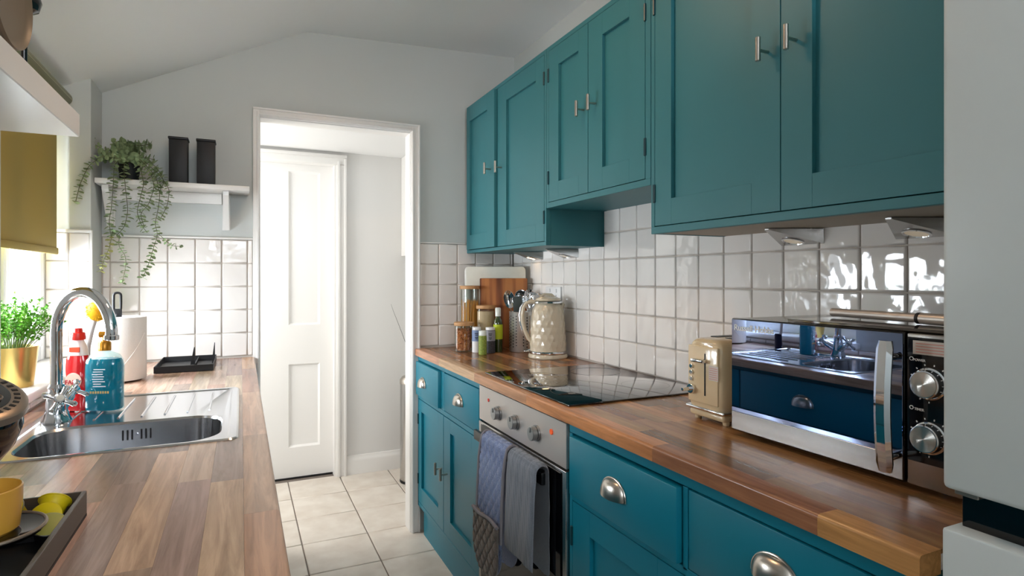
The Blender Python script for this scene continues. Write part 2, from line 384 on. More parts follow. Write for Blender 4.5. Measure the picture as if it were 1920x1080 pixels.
# thick shelf on the wall before the window
tag(obj('thick_shelf', MB().box(XL+0.0005, -0.35, 0.45, 1.708, 1.584, 1.639, 0.002), GLOSSW), 'thick white wall shelf before the window holding a taupe dish', 'shelf')
BL = mat('mustard blind fabric', (160, 141, 72), 0.75, bump=(500, 0.3, 0.0005), stretch=(1, 1, 0.2))
nt = BL.node_tree; tr = nt.nodes.new('ShaderNodeBsdfTranslucent'); tr.inputs[0].default_value = lin((200, 165, 40)); mx = nt.nodes.new('ShaderNodeMixShader'); mx.inputs[0].default_value = 0.06
b_ = nt.nodes['Principled BSDF']; oo = nt.nodes['Material Output']
nt.links.new(b_.outputs[0], mx.inputs[1]); nt.links.new(tr.outputs[0], mx.inputs[2]); nt.links.new(mx.outputs[0], oo.inputs[0])
bl = thing('roller_blind', 'mustard yellow fabric roller blind half lowered over the window', 'blind', (-0.598, 1.78, 1.33))
obj('blind_fabric', MB().box(-0.5995, -0.598, 1.75, 2.587, 1.352, 1.88), BL, bl)
OLV = mat('olive roller tube', (112, 112, 82), 0.35)
obj('roller', MB().cyl((-0.578, 1.745, 1.893), (-0.578, 2.60, 1.893), 0.024, 28, bev=0.002), OLV, bl, label='olive roller tube')
obj('roller_seam', MB().box(-0.5565, -0.5535, 1.75, 2.595, 1.888, 1.891), mat('pale seam', (160, 156, 126), 0.4), bl)
obj('hem_bar', MB().box(-0.604, -0.593, 1.748, 2.592, 1.33, 1.354, 0.004, 2), BL, bl)

# ------------------------------------------------------------------ wall cabinets
def shaker(parent, xf, y0, y1, z0, z1, st, bot, top, xp=0.011, inner=None, mat_=None):
    """door: frame of stiles and rails with a recessed panel; face looks to -X. y0<y1"""
    mat_ = mat_ or TEAL
    t = 0.02
    d = obj('door', MB().box(xf, xf+t, y0, y0+st[0], z0, z1, 0.0004).box(xf, xf+t, y1-st[1], y1, z0, z1, 0.0004)
            .box(xf, xf+t, y0+st[0], y1-st[1], z0, z0+bot, 0.0005).box(xf, xf+t, y0+st[0], y1-st[1], z1-top, z1, 0.0005), mat_, parent)
    obj('door_panel', MB().box(xf+xp, xf+t-0.003, y0+st[0]-0.004, y1-st[1]+0.004, z0+bot-0.004, z1-top+0.004), mat_, d)
    return d
def bar_handle(parent, x, y, z, L=0.052, out=0.03, r=0.0055):
    obj('handle', MB().cyl((x-out, y, z-L/2), (x-out, y, z+L/2), r, 14, bev=0.001).cyl((x, y, z-0.002), (x-out, y, z-0.002), 0.0035, 12), NICKEL, parent)
def hinge(parent, x, y, z, h=0.05):
    obj('hinge', MB().cyl((x-0.001, y, z-h/2), (x-0.001, y, z+h/2), 0.0045, 10, bev=0.001), HINGE, parent)
UX = 1.046; XBK = 1.307
def wall_cab(label, y0, y1, z0, ztop, doors, pale=False):
    c = thing('wall_cabinet', label, 'cabinet', ((UX+XBK)/2, (y0+y1)/2, z0), group='teal wall cabinets over the right worktop')
    # carcass: sides, bottom, top, back, and face frame around the doors
    zb, zt_ = z0, ztop
    m = MB().box(UX+0.02, XBK, y0, y0+0.018, zb, zt_).box(UX+0.02, XBK, y1-0.018, y1, zb, zt_).box(UX+0.02, XBK, y0+0.018, y1-0.018, zt_-0.018, zt_).box(XBK-0.008, XBK, y0+0.018, y1-0.018, zb+0.018, zt_-0.018)
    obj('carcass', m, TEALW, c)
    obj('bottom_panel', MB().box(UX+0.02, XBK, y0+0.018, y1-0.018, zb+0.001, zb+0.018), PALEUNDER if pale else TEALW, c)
    dz0 = min(d[2] for d in doors); dz1 = max(d[3] for d in doors); dy0 = min(d[0] for d in doors); dy1 = max(d[1] for d in doors)
    g = 0.002
    f = MB().box(UX, UX+0.02, y0, y1, zb, dz0-g, 0.001).box(UX, UX+0.02, y0, y1, dz1+g, zt_, 0.001)
    f.box(UX, UX+0.02, y0, dy0-g, dz0-g, dz1+g, 0.0008).box(UX, UX+0.02, dy1+g, y1, dz0-g, dz1+g, 0.0008)
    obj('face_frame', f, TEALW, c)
    for (a, b, d0, d1, st, bot, top, hy, hz, hi, dx) in doors:
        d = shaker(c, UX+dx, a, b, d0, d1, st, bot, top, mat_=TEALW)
        bar_handle(d, UX+dx, hy, hz)
        for z in (d0+0.09, d1-0.09): hinge(d, UX, hi, z)
    return c
Z1 = 2.111
wall_cab('narrow-doored teal wall cabinet in the far corner beside the doorway', 1.957, 2.815, 1.369, Z1, [
    (2.425, 2.777, 1.386, 2.093, (0.085, 0.04), 0.07, 0.07, 2.467, 1.742, 2.779, -0.014),
    (1.974, 2.42, 1.386, 2.093, (0.07, 0.095), 0.068, 0.075, 2.375, 1.735, 1.972, 0.0)])
wall_cab('short middle teal wall cabinet set higher over the hob', 1.3345, 1.9545, 1.508, Z1, [
    (1.664, 1.935, 1.53, 2.093, (0.06, 0.072), 0.068, 0.07, 1.688, 1.812, 1.937, 0.0),
    (1.36, 1.661, 1.53, 2.093, (0.075, 0.083), 0.07, 0.07, 1.616, 1.814, 1.358, 0.0)])
wall_cab('widest teal wall cabinet above the microwave and toaster', 0.455, 1.332, 1.3695, Z1, [
    (0.898, 1.315, 1.391, 2.093, (0.078, 0.067), 0.07, 0.075, 0.93, 1.743, 1.317, 0.0),
    (0.478, 0.8955, 1.391, 2.093, (0.067, 0.075), 0.068, 0.075, 0.858, 1.743, 0.476, 0.0)], pale=True)

# ------------------------------------------------------------------ base cabinets
BX = 0.785
def cup_pull(parent, x, y, z, w_=0.088, h=0.04, d=0.024, sgn=-1):
    def fn(u, v):
        a = math.pi*u; b_ = v*math.pi/2
        return (x+sgn*d*math.sin(a)*math.cos(b_), y+w_/2*math.cos(a)*(1-0.0*v)*(math.cos(b_)*0.25+0.75 if v < 1 else 0.75), z-h/2+h*math.sin(b_))
    def dome(u, v):
        a = math.pi*u; e = v*math.pi/2
        yy = w_/2*math.cos(a)*math.cos(e)**0.6 if v < 1 else 0
        return (x+sgn*(0.0006+d*math.sin(a)*(math.cos(e)**0.8 if v < 1 else 0)), y+yy, z-h/2+h*math.sin(e))
    m = MB().grid(dome, 20, 9)
    bmesh.ops.solidify(m.bm, geom=list(m.bm.faces), thickness=0.0014)
    def rim(t):
        a = math.pi*t; return (x+sgn*0.002, y+w_/2*1.05*math.cos(a), z-h/2+h*1.06*math.sin(a)**0.85 if 0 < t < 1 else z-h/2)
    m.tube([rim(i/20) for i in range(21)], 0.0022, 8)
    obj('cup_pull', m, NICKEL, parent)
def drawer(parent, y0, y1, z0, z1, cy, cz, out=0.0, mat_=None, pull=True, X=BX, sgn=1):
    if sgn == 1: m = MB().box(X-out, X+0.02, y0, y1, z0, z1, 0.002, 2)
    else: m = MB().box(X-0.02, X+out, y0, y1, z0, z1, 0.002, 2)
    if out > 0.004 and sgn == 1: m.box(X+0.02, X+0.35, y0+0.02, y1-0.02, z0+0.01, z1-0.02)
    d = obj('drawer', m, TEAL, parent)
    if pull: cup_pull(d, X-out if sgn == 1 else X+out, cy, cz, sgn=-sgn)
    return d
c1 = thing('base_cabinet', 'teal base cabinet left of the oven with one drawer slightly open', 'cabinet', (1.05, 2.38, 0), group='teal base cabinets under the right worktop')
y0, y1 = 1.972, 2.795
obj('carcass', MB().box(BX+0.02, 1.30, y0, y0+0.018, 0.15, 0.866).box(BX+0.02, 1.30, y1-0.018, y1, 0.15, 0.866).box(BX+0.021, 1.30, y0+0.018, y1-0.018, 0.15, 0.168).box(BX+0.03, 1.30, 2.386, 2.404, 0.168, 0.85), TEALD, c1)
f = MB().box(BX, BX+0.02, y0, y1, 0.845, 0.867, 0.001).box(BX, BX+0.02, y0, y0+0.008, 0.137, 0.843, 0.001).box(BX, BX+0.02, y1-0.012, y1, 0.137, 0.843, 0.001).box(BX, BX+0.02, 2.387, 2.428, 0.679, 0.843, 0.001).box(BX, BX+0.02, y0+0.008, y1-0.012, 0.66, 0.679, 0.001).box(BX, BX+0.02, y0, y1, 0.137, 0.158, 0.001)
obj('face_frame', f, TEAL, c1)
drawer(c1, 2.431, 2.78, 0.682, 0.841, 2.66, 0.757, out=0.014)
drawer(c1, 1.984, 2.384, 0.682, 0.841, 2.195, 0.764, out=0.001)
d = shaker(c1, BX, 2.398, 2.78, 0.161, 0.657, (0.075, 0.045), 0.075, 0.055); bar_handle(d, BX, 2.417, 0.428)
for z in (0.27, 0.56): hinge(d, BX, 2.783, z)
d = shaker(c1, BX, 1.982, 2.393, 0.161, 0.657, (0.08, 0.084), 0.072, 0.055); bar_handle(d, BX, 2.345, 0.425)
for z in (0.23, 0.52): hinge(d, BX, 1.9795, z)
obj('plinth', MB().box(BX+0.02, BX+0.036, 1.35, 2.76, 0.0, 0.148), TEAL, c1)
c2 = thing('base_cabinet', 'teal base cabinet with two wide drawers right of the oven', 'cabinet', (1.05, 0.88, 0), group='teal base cabinets under the right worktop')
y0, y1 = 0.455, 1.338
obj('carcass', MB().box(BX+0.02, 1.30, y0, y0+0.018, 0.15, 0.866).box(BX+0.02, 1.30, y1-0.018, y1, 0.15, 0.866).box(BX+0.021, 1.30, y0+0.018, y1-0.018, 0.15, 0.168).box(BX+0.03, 1.30, 0.886, 0.904, 0.168, 0.85), TEALD, c2)
f = MB().box(BX, BX+0.02, y0, y1, 0.8425, 0.867, 0.001).box(BX, BX+0.02, y0, y0+0.012, 0.137, 0.841, 0.001).box(BX, BX+0.02, y1-0.014, y1, 0.137, 0.841, 0.001).box(BX, BX+0.02, 0.888, 0.9025, 0.679, 0.841, 0.001).box(BX, BX+0.02, y0+0.012, y1-0.014, 0.668, 0.684, 0.001).box(BX, BX+0.02, y0, y1, 0.137, 0.158, 0.001)
obj('face_frame', f, TEAL, c2)
drawer(c2, 0.907, 1.320, 0.687, 0.837, 1.118, 0.768, out=0.012)
drawer(c2, 0.4695, 0.885, 0.686, 0.839, 0.682, 0.778, out=0.001)
d = shaker(c2, BX, 0.899, 1.322, 0.161, 0.666, (0.08, 0.082), 0.075, 0.062); bar_handle(d, BX, 0.935, 0.43)
for z in (0.27, 0.575): hinge(d, BX, 1.3245, z)
d = shaker(c2, BX, 0.469, 0.895, 0.161, 0.666, (0.08, 0.08), 0.075, 0.062); bar_handle(d, BX, 0.86, 0.43)
obj('plinth', MB().box(BX+0.02, BX+0.036, 0.46, 1.345, 0.0, 0.148), TEAL, c2)
# units under the sink worktop (seen mirrored in the microwave door)
LXF = 0.035
c3 = thing('base_cabinet', 'teal base cabinet run under the sink worktop, mirrored in the microwave', 'cabinet', (-0.2, 1.5, 0))
obj('carcass', MB().box(-0.30, LXF-0.02, 0.32, 0.338, 0.12, 0.70).box(-0.30, LXF-0.02, 2.78, 2.798, 0.12, 0.70).box(-0.30, LXF-0.021, 0.338, 2.78, 0.12, 0.138).box(-0.30, -0.282, 0.338, 2.78, 0.138, 0.70), TEALD, c3)
obj('face_frame', MB().box(LXF-0.02, LXF-0.002, 0.32, 2.798, 0.12, 0.867), TEALD, c3)
for ya, yb in ((0.33, 0.63), (0.64, 1.25), (1.26, 1.875), (1.885, 2.49), (2.5, 2.785)):
    drawer(c3, ya, yb, 0.69, 0.85, (ya+yb)/2, 0.775, out=0.001, X=LXF, sgn=-1)
    m = MB().box(LXF, LXF+0.004, ya, yb, 0.14, 0.68).box(LXF+0.004, LXF+0.010, ya, ya+0.07, 0.14, 0.68).box(LXF+0.004, LXF+0.010, yb-0.07, yb, 0.14, 0.68).box(LXF+0.004, LXF+0.010, ya+0.07, yb-0.07, 0.14, 0.21).box(LXF+0.004, LXF+0.010, ya+0.07, yb-0.07, 0.61, 0.68)
    obj('door', m, TEAL, c3)
obj('plinth', MB().box(-0.04, -0.02, 0.32, 2.79, 0, 0.118), TEALD, c3)

# ------------------------------------------------------------------ worktops of staves
def worktop(label, x0, x1, y0, y1, z0, z1, m, sw, front, hole=None, lens=(0.32, 0.5), seed=1, cols=None, edge=None):
    rnd = random.Random(seed)
    wt = thing('worktop', label, 'worktop', ((x0+x1)/2, (y0+y1)/2, z0), group=None)
    core = MB()
    if hole:
        hx0, hx1, hy0, hy1 = hole
        core.box(x0+0.002, x1-0.002, y0+0.002, hy0, z0, z1-0.006).box(x0+0.002, x1-0.002, hy1, y1-0.002, z0, z1-0.006).box(x0+0.002, hx0, hy0, hy1, z0, z1-0.006).box(hx1, x1-0.002, hy0, hy1, z0, z1-0.006)
    else: core.box(x0+0.006, x1-0.006, y0+0.006, y1-0.002, z0, z1-0.006)
    obj('core_board', core, m, wt)
    n = round((x1-x0)/sw); sw = (x1-x0)/n; g = 0.00025; last = None
    for i in range(n):
        a0, a1 = x0+i*sw, x0+(i+1)*sw
        isf = (i == 0 and front < 0) or (i == n-1 and front > 0)
        y = y0-rnd.random()*0.3; ei = 0
        while y < y1-0.01:
            L = rnd.uniform(*lens)
            if isf and edge:
                if ei >= len(edge): break
                y = y0 if ei == 0 else edge[ei-1][0]; L = edge[ei][0]-y
            b0, b1 = max(y, y0), min(y+L, y1)
            y += L; ei += 1
            if y1-y < 0.09: b1 = y1; y = y1
            if b1-b0 < 0.03: continue
            zz0 = z0 if isf else z1-0.006
            rects = [(a0, a1, b0, b1)]
            if hole:
                hx0, hx1, hy0, hy1 = hole; out = []
                for (p0, p1, q0, q1) in rects:
                    if p1 <= hx0 or p0 >= hx1 or q1 <= hy0 or q0 >= hy1: out.append((p0, p1, q0, q1)); continue
                    if q0 < hy0: out.append((p0, p1, q0, hy0))
                    if q1 > hy1: out.append((p0, p1, hy1, q1))
                    qa, qb = max(q0, hy0), min(q1, hy1)
                    if p0 < hx0: out.append((p0, hx0, qa, qb))
                    if p1 > hx1: out.append((hx1, p1, qa, qb))
                rects = out
            if not rects: continue
            mm = MB()
            for (p0, p1, q0, q1) in rects:
                if isf and not hole or isf:
                    b = bmesh.new(); bmesh.ops.create_cube(b, size=1)
                    for v in b.verts: v.co = Vector(((p0+p1)/2+v.co.x*(p1-p0-g), (q0+q1)/2+v.co.y*(q1-q0-g), (zz0+z1)/2+v.co.z*(z1-zz0)))
                    xf = p0+g/2 if front < 0 else p1-g/2
                    es = [e for e in b.edges if all(abs(v.co.x-xf) < 1e-5 for v in e.verts) and abs(e.verts[0].co.y-e.verts[1].co.y) > 1e-4 and all(v.co.z > z1-1e-4 for v in e.verts)]
                    bmesh.ops.bevel(b, geom=es, offset=0.006, segments=4, profile=0.5, affect='EDGES')
                    mm.add(b)
                else: mm.box(p0+g/2, p1-g/2, q0+g/2, q1-g/2, zz0, z1)
            st_ = obj('stave', mm, m, wt, origin=((a0+a1)/2, (b0+b1)/2, z1))
            cc = edge[ei-1][1] if (isf and edge) else rnd.choice([q_ for q_ in cols if q_ != last])
            last = cc; st_.color = lin(tuple(c_*rnd.uniform(0.97, 1.03) for c_ in cc))
    return wt
SINK = (-0.455, -0.005, 1.395, 2.045)
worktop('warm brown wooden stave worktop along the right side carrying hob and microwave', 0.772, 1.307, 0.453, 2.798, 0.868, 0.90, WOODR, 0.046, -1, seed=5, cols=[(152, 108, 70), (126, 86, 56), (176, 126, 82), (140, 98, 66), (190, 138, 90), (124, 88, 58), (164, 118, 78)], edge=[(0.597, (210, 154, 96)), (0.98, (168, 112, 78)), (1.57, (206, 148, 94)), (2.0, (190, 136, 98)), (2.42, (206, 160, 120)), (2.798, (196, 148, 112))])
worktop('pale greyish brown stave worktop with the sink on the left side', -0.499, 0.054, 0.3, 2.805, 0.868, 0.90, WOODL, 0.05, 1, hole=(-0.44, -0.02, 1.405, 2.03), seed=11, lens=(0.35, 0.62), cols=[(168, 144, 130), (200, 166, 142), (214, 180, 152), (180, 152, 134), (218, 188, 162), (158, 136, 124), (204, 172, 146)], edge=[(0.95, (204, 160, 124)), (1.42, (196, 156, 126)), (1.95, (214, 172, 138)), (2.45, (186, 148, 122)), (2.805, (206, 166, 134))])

# ------------------------------------------------------------------ oven
ov = thing('built_in_oven', 'built in stainless steel oven with black glass door under the worktop', 'oven', (1.05, 1.655, 0.16))
oy0, oy1 = 1.345, 1.966
obj('oven_body', MB().box(BX+0.016, 1.29, oy0+0.002, oy1-0.002, 0.155, 0.862), BLACKPL, ov)
obj('control_panel', MB().box(BX-0.006, BX+0.015, oy0, oy1, 0.741, 0.862, 0.001), mat('satin oven steel', (206, 197, 190), 0.38, metal=0.6, bump=(300, 0.05, 0.0003), stretch=(1, 0.03, 1)), ov)
odm = MB().box(BX-0.008, BX+0.014, oy0, oy1, 0.16, 0.735, 0.003, 2)
od = obj('oven_door', odm, STEEL, ov)
GBK = mat('oven black glass', (5, 5, 7), 0.07, spec=0.35)
obj('door_glass', MB().box(BX-0.013, BX-0.0085, oy0+0.018, oy1-0.03, 0.17, 0.728, 0.002), GBK, od)
hh = MB().box(0.735, 0.748, 1.402, 1.91, 0.686, 0.720, 0.003, 2).box(0.7485, BX-0.0135, 1.43, 1.452, 0.69, 0.716, 0.002).box(0.7485, BX-0.0135, 1.86, 1.882, 0.69, 0.716, 0.002)
obj('handle', hh, BLACKPL, od)
KN = mat('grey metal knob', (165, 166, 166), 0.3, metal=0.9)
for y, z in ((1.79, 0.797), (1.655, 0.797), (1.514, 0.797)):
    obj('knob', MB().cyl((BX-0.0065, y, z), (BX-0.012, y, z), 0.0235, 28).cyl((BX-0.012, y, z), (BX-0.028, y, z), 0.0205, 28, bev=0.0015).box(BX-0.030, BX-0.0282, y-0.001, y+0.001, z+0.004, z+0.017), KN, ov)
REDL = mat('red indicator lens', (210, 45, 25), 0.3); ORL = mat('orange indicator lens', (235, 95, 40), 0.3, emis=(255, 90, 30), es=0.15)
obj('indicator_light', MB().cyl((BX-0.0065, 1.878, 0.823), (BX-0.0085, 1.878, 0.823), 0.006, 16), REDL, ov, label='red indicator light')
obj('indicator_light', MB().cyl((BX-0.0065, 1.425, 0.822), (BX-0.0085, 1.425, 0.822), 0.008, 16), ORL, ov, label='orange indicator light')

# hob
hb = thing('ceramic_hob', 'black glass ceramic hob set flat on the right worktop', 'hob', (1.05, 1.665, 0.9))
obj('hob_glass', MB().box(0.798, 1.297, 1.365, 1.962, 0.9005, 0.906, 0.002, 2), GLASSBLK, hb)
RING = mat('hob zone print', (38, 38, 42), 0.15)
for (x, y, r) in ((0.93, 1.52, 0.09), (1.17, 1.52, 0.075), (0.93, 1.81, 0.075), (1.17, 1.81, 0.09)):
    obj('cooking_zone', MB().tube([(x+r*math.cos(a*math.pi/24), y+r*math.sin(a*math.pi/24), 0.9059) for a in range(48)], 0.0008, 6, closed=True, flat=0.3), RING, hb)
obj('hob_controls', MB().box(0.82, 0.84, 1.63, 1.7, 0.9058, 0.9062), RING, hb)

# ------------------------------------------------------------------ cloths on the oven handle
def drape(name, prof, ya, yb, thick, disp, nu=60, nv=80, mat_=None, parent=None, wfn=None, **k):
    """cloth hanging over a bar: prof = list of (x,z) from front bottom over the bar to back bottom"""
    P = [Vector((a, 0, b)) for a, b in prof]
    L = [0]
    for a, b in zip(P, P[1:]): L.append(L[-1]+(b-a).length)
    T = L[-1]
    def at(s):
        s *= T
        for i in range(len(L)-1):
            if s <= L[i+1] or i == len(L)-2:
                f = (s-L[i])/(L[i+1]-L[i]); return P[i].lerp(P[i+1], f)
    def nrm(s):
        d = at(min(s+0.012, 1))-at(max(s-0.012, 0)); d.normalize(); return Vector((-d.z, 0, d.x))
    bm = bmesh.new(); OU = []; IN = []
    for i in range(nu+1):
        ro, ri = [], []
        for j in range(nv+1):
            s = i/nu; v = j/nv
            c = at(s); n = nrm(s); w0, w1 = wfn(s, T) if wfn else (0, 1)
            y = ya+(yb-ya)*(w0+(w1-w0)*v); edge = min(v, 1-v)
            th = thick*min(1, (edge*14)**0.5 if edge < 1/14 else 1)*min(1, (min(s, 1-s)*T/0.006) if min(s, 1-s)*T < 0.006 else 1)
            d = disp(s*T, y, s)
            ro.append(bm.verts.new(c+n*(th+d*(1 if edge > 0.02 else 0))+Vector((0, y, 0)))); ri.append(bm.verts.new(c+Vector((0, y, 0))))
        OU.append(ro); IN.append(ri)
    for i in range(nu):
        for j in range(nv):
            bm.faces.new((OU[i][j], OU[i+1][j], OU[i+1][j+1], OU[i][j+1])); bm.faces.new((IN[i][j], IN[i][j+1], IN[i+1][j+1], IN[i+1][j]))
    for i in range(nu):
        bm.faces.new((OU[i][0], IN[i][0], IN[i+1][0], OU[i+1][0])); bm.faces.new((OU[i][nv], OU[i+1][nv], IN[i+1][nv], IN[i][nv]))
    for j in range(nv):
        bm.faces.new((OU[0][j], OU[0][j+1], IN[0][j+1], IN[0][j])); bm.faces.new((OU[nu][j], IN[nu][j], IN[nu][j+1], OU[nu][j+1]))
    bmesh.ops.recalc_face_normals(bm, faces=bm.faces)
    m = MB(); m.add(bm)
    return obj(name, m, mat_, parent, smooth=1.2, **k)
def knit(name, a, b, scale=900, str_=0.6):
    m = mat(name, a, 0.9, sheen=0.3)
    nt = m.node_tree; p_ = nt.nodes['Principled BSDF']; p_.inputs['Specular IOR Level'].default_value = 0.15
    tc = nt.nodes.new('ShaderNodeTexCoord'); v = nt.nodes.new('ShaderNodeTexVoronoi'); v.inputs['Scale'].default_value = scale; v.inputs['Randomness'].default_value = 0.25
    mp = nt.nodes.new('ShaderNodeMapping'); mp.inputs['Scale'].default_value = (0.2, 1, 0.6)
    nt.links.new(tc.outputs['Object'], mp.inputs[0]); nt.links.new(mp.outputs[0], v.inputs['Vector'])
    cr = nt.nodes.new('ShaderNodeValToRGB'); cr.color_ramp.elements[0].color = lin(a); cr.color_ramp.elements[1].color = lin(b); cr.color_ramp.elements[1].position = 0.8
    nt.links.new(v.outputs['Distance'], cr.inputs[0]); nt.links.new(cr.outputs[0], p_.inputs['Base Color'])
    bp = nt.nodes.new('ShaderNodeBump'); bp.inputs['Strength'].default_value = str_; bp.inputs['Distance'].default_value = 0.001; bp.invert = True
    nt.links.new(v.outputs['Distance'], bp.inputs['Height']); nt.links.new(bp.outputs[0], p_.inputs['Normal'])
    return m
GLBLUE = knit('blue knitted quilting', (158, 172, 204), (84, 98, 136), 420)
GLTAUPE = knit('taupe quilting', (142, 128, 118), (100, 90, 84), 420)
GLEDGE = mat('grey binding tape', (128, 124, 130), 0.8)
TOWEL = knit('grey blue towel', (132, 138, 148), (92, 98, 108), 500)
def quilt(sc):
    def f(L, y, s):
        a = (L*0.8+y)/0.038; b = (L*0.8-y)/0.038
        return -0.0055*max(math.exp(-((a % 1-0.5)/0.10)**2), math.exp(-((b % 1-0.5)/0.10)**2))
    return f
gl = thing('oven_glove', 'quilted double oven glove in pale blue and taupe over the handle', 'oven glove', (0.72, 1.70, 0.33))
arc = [(0.7415+0.019*math.cos(a), 0.715+0.021*math.sin(a)) for a in [math.pi*(1-k/10) for k in range(11)]]
front = [(0.708, 0.325), (0.709, 0.45), (0.712, 0.56), (0.717, 0.66), (0.7225, 0.70)]
back = [(0.7605, 0.69), (0.7605, 0.6), (0.7605, 0.46), (0.7605, 0.34)]
drape('quilted_band', front+arc+back, 1.605, 1.80, 0.008, quilt(1), nu=110, nv=50, mat_=GLBLUE, parent=gl,
      wfn=lambda s, T: (lambda e: (e, 1-e))(0.42*(1-math.sqrt(max(0, 1-(1-min(1, min(s, 1-s)*T/0.085))**2))) ))
def mitt(x0, x1, zt, name):
    pr = [(x0, 0.318), (x0-0.004, 0.4), (x0-0.002, zt)]
    return drape(name, pr, 1.60, 1.805, 0.009, quilt(1), nu=44, nv=50, mat_=GLTAUPE, parent=gl,
                 wfn=lambda s, T: (lambda e: (e, 1-e))(0.42*(1-math.sqrt(max(0, 1-(1-min(1, s*T/0.085))**2)))), label='taupe quilted hand pocket')
mitt(0.6985, 0.0, 0.5, 'hand_pocket')
obj('pocket_binding', MB().tube([(0.691, 1.602+0.2*k/10, 0.501+0.006*math.sin(k*0.6)) for k in range(11)], 0.0055, 8), GLEDGE, gl)
edge = []
for s_ in front[1:]: edge.append((s_[0]-0.005, 1.6035, s_[1]))
for a in arc: edge.append((a[0], 1.6035, a[1]+0.004))
obj('edge_binding', MB().tube(edge, 0.0052, 8), GLEDGE, gl)
edge2 = [(e[0], 1.801, e[2]) for e in edge]
obj('edge_binding', MB().tube(edge2, 0.0052, 8), GLEDGE, gl)
tf = [(0.712, 0.452), (0.714, 0.54), (0.718, 0.66), (0.7225, 0.70)]
tb = [(0.7605, 0.69), (0.7615, 0.6), (0.7615, 0.5), (0.7615, 0.43)]
def towd(L, y, s): return 0.0013*math.sin(y*62+L*5)*min(1, abs(0.5-s)*3)+0.0007*math.sin(y*170+L*31)+0.0005*math.sin(y*410-L*90)
tw = drape('tea_towel', tf+arc+tb, 1.408, 1.592, 0.0065, towd, nu=90, nv=60, mat_=TOWEL)
tag(tw, 'grey blue towelling tea towel hanging over the oven handle beside the glove', 'towel')

# ------------------------------------------------------------------ fridge
FR = mat('pale grey fridge enamel', (208, 214, 212), 0.35, metal=0.0, bump=(400, 0.05, 0.0003))
FRE = mat('pale fridge edge', (222, 228, 222), 0.35)
fr = thing('fridge_freezer', 'tall pale grey fridge freezer at the near end of the worktop', 'fridge', (1.0, 0.12, 0))
fy0, fy1 = -0.155, 0.40
obj('fridge_body', MB().box(0.785, 1.30, fy0, fy1-0.002, 0.03, 1.80, 0.004, 2), FR, fr)
obj('upper_door', MB().box(0.722, 0.778, fy0, fy1, 1.011, 1.80, 0.006, 3), FR, fr)
obj('lower_door', MB().box(0.722, 0.778, fy0, fy1, 0.06, 0.966, 0.003, 2), FR, fr)
obj('handle_recess', MB().box(0.748, 0.784, fy0+0.004, fy1-0.007, 0.963, 1.013, 0.001).box(0.740, 0.748, fy0+0.02, 0.33, 0.975, 0.982, 0.001), BLACKGL, fr)
obj('hinge_plate', MB().box(0.735, 0.775, fy1-0.03, fy1-0.006, 1.004, 1.0095, 0.001), NICKEL, fr)
obj('foot_rail', MB().box(0.75, 1.25, fy0+0.02, fy1-0.02, 0.0, 0.0295), BLACKPL, fr)

# ------------------------------------------------------------------ microwave
mw = thing('microwave_oven', 'silver microwave with mirrored door and round dials on the right worktop', 'microwave', (1.14, 0.75, 0.9))
my0, my1, mz0, mz1, mx = 0.522, 0.982, 0.912, 1.158, 0.997
MIR = mat('dark mirror glass', (134, 150, 184), 0.012, metal=1)
MWS = mat('microwave silver', (178, 174, 168), 0.25, metal=0.95)
obj('cabinet', MB().box(mx+0.012, 1.30, my0, my1, mz0, mz1, 0.004, 2), MWS, mw)
for a in (my0+0.04, my1-0.04):
    for b in (mx+0.04, 1.27): obj('foot', MB().cyl((b, a, 0.9003), (b, a, mz0), 0.012, 14), BLACKPL, mw)
dr = obj('door', MB().box(mx-0.004, mx+0.0115, 0.606, my1+0.001, mz0-0.002, mz1+0.001, 0.004, 2), BLACKGL, mw)
obj('mirror_pane', MB().box(mx-0.0055, mx-0.0042, 0.609, my1-0.002, 0.9535, mz1-0.002, 0.0005), MIR, dr)
obj('steel_band', MB().box(mx-0.0055, mx-0.0042, 0.609, my1-0.002, mz0+0.002, 0.953, 0.0005), STEEL, dr)
hp = [(0.975, 0.612, 1.142)]+[(0.953-0.012*math.sin(math.pi*k/12), 0.612, 1.142-0.206*k/12) for k in range(13)]+[(0.975, 0.612, 0.936)]
m = MB()
for k in range(12):
    pass
bm = bmesh.new(); ring = []
for k in range(17):
    t = k/16; z = 1.146-0.213*t; x = 0.951-0.008*math.sin(math.pi*t)
    hw = 0.0135*(1 if 0.02 < t < 0.98 else 0.75)
    ring.append([bm.verts.new((x, 0.612-hw, z)), bm.verts.new((x-0.005, 0.612-hw*0.5, z)), bm.verts.new((x-0.005, 0.612+hw*0.5, z)), bm.verts.new((x, 0.612+hw, z)), bm.verts.new((x+0.007, 0.612+hw*0.8, z)), bm.verts.new((x+0.007, 0.612-hw*0.8, z))])
for a, b in zip(ring, ring[1:]):
    for k in range(6): bm.faces.new((a[k], a[(k+1) % 6], b[(k+1) % 6], b[k]))
bm.faces.new(ring[0]); bm.faces.new(ring[-1]); bmesh.ops.recalc_face_normals(bm, faces=bm.faces)
m.add(bm).cyl((0.955, 0.612, 1.12), (mx-0.0056, 0.616, 1.12), 0.007, 14).cyl((0.955, 0.612, 0.955), (mx-0.0056, 0.616, 0.955), 0.007, 14)
obj('handle', m, CHROME, dr)
MARK = mat('white print', (250, 250, 250), 0.5)
text('lettering', 'Russell Hobbs', 0.0185, facing((-1, 0, 0), (mx-0.0059, 0.9195, 1.138)), MARK, dr)
pn = obj('control_panel', MB().box(mx-0.003, mx+0.0115, my0, 0.6035, mz0-0.001, mz1, 0.003, 2), STEEL, mw)
PB = mat('black dial panel', (16, 18, 22), 0.12, coat=0.5)
obj('panel_glass', MB().box(mx-0.0045, mx-0.0032, my0+0.002, 0.602, 0.951, mz1-0.006, 0.0005), PB, pn)
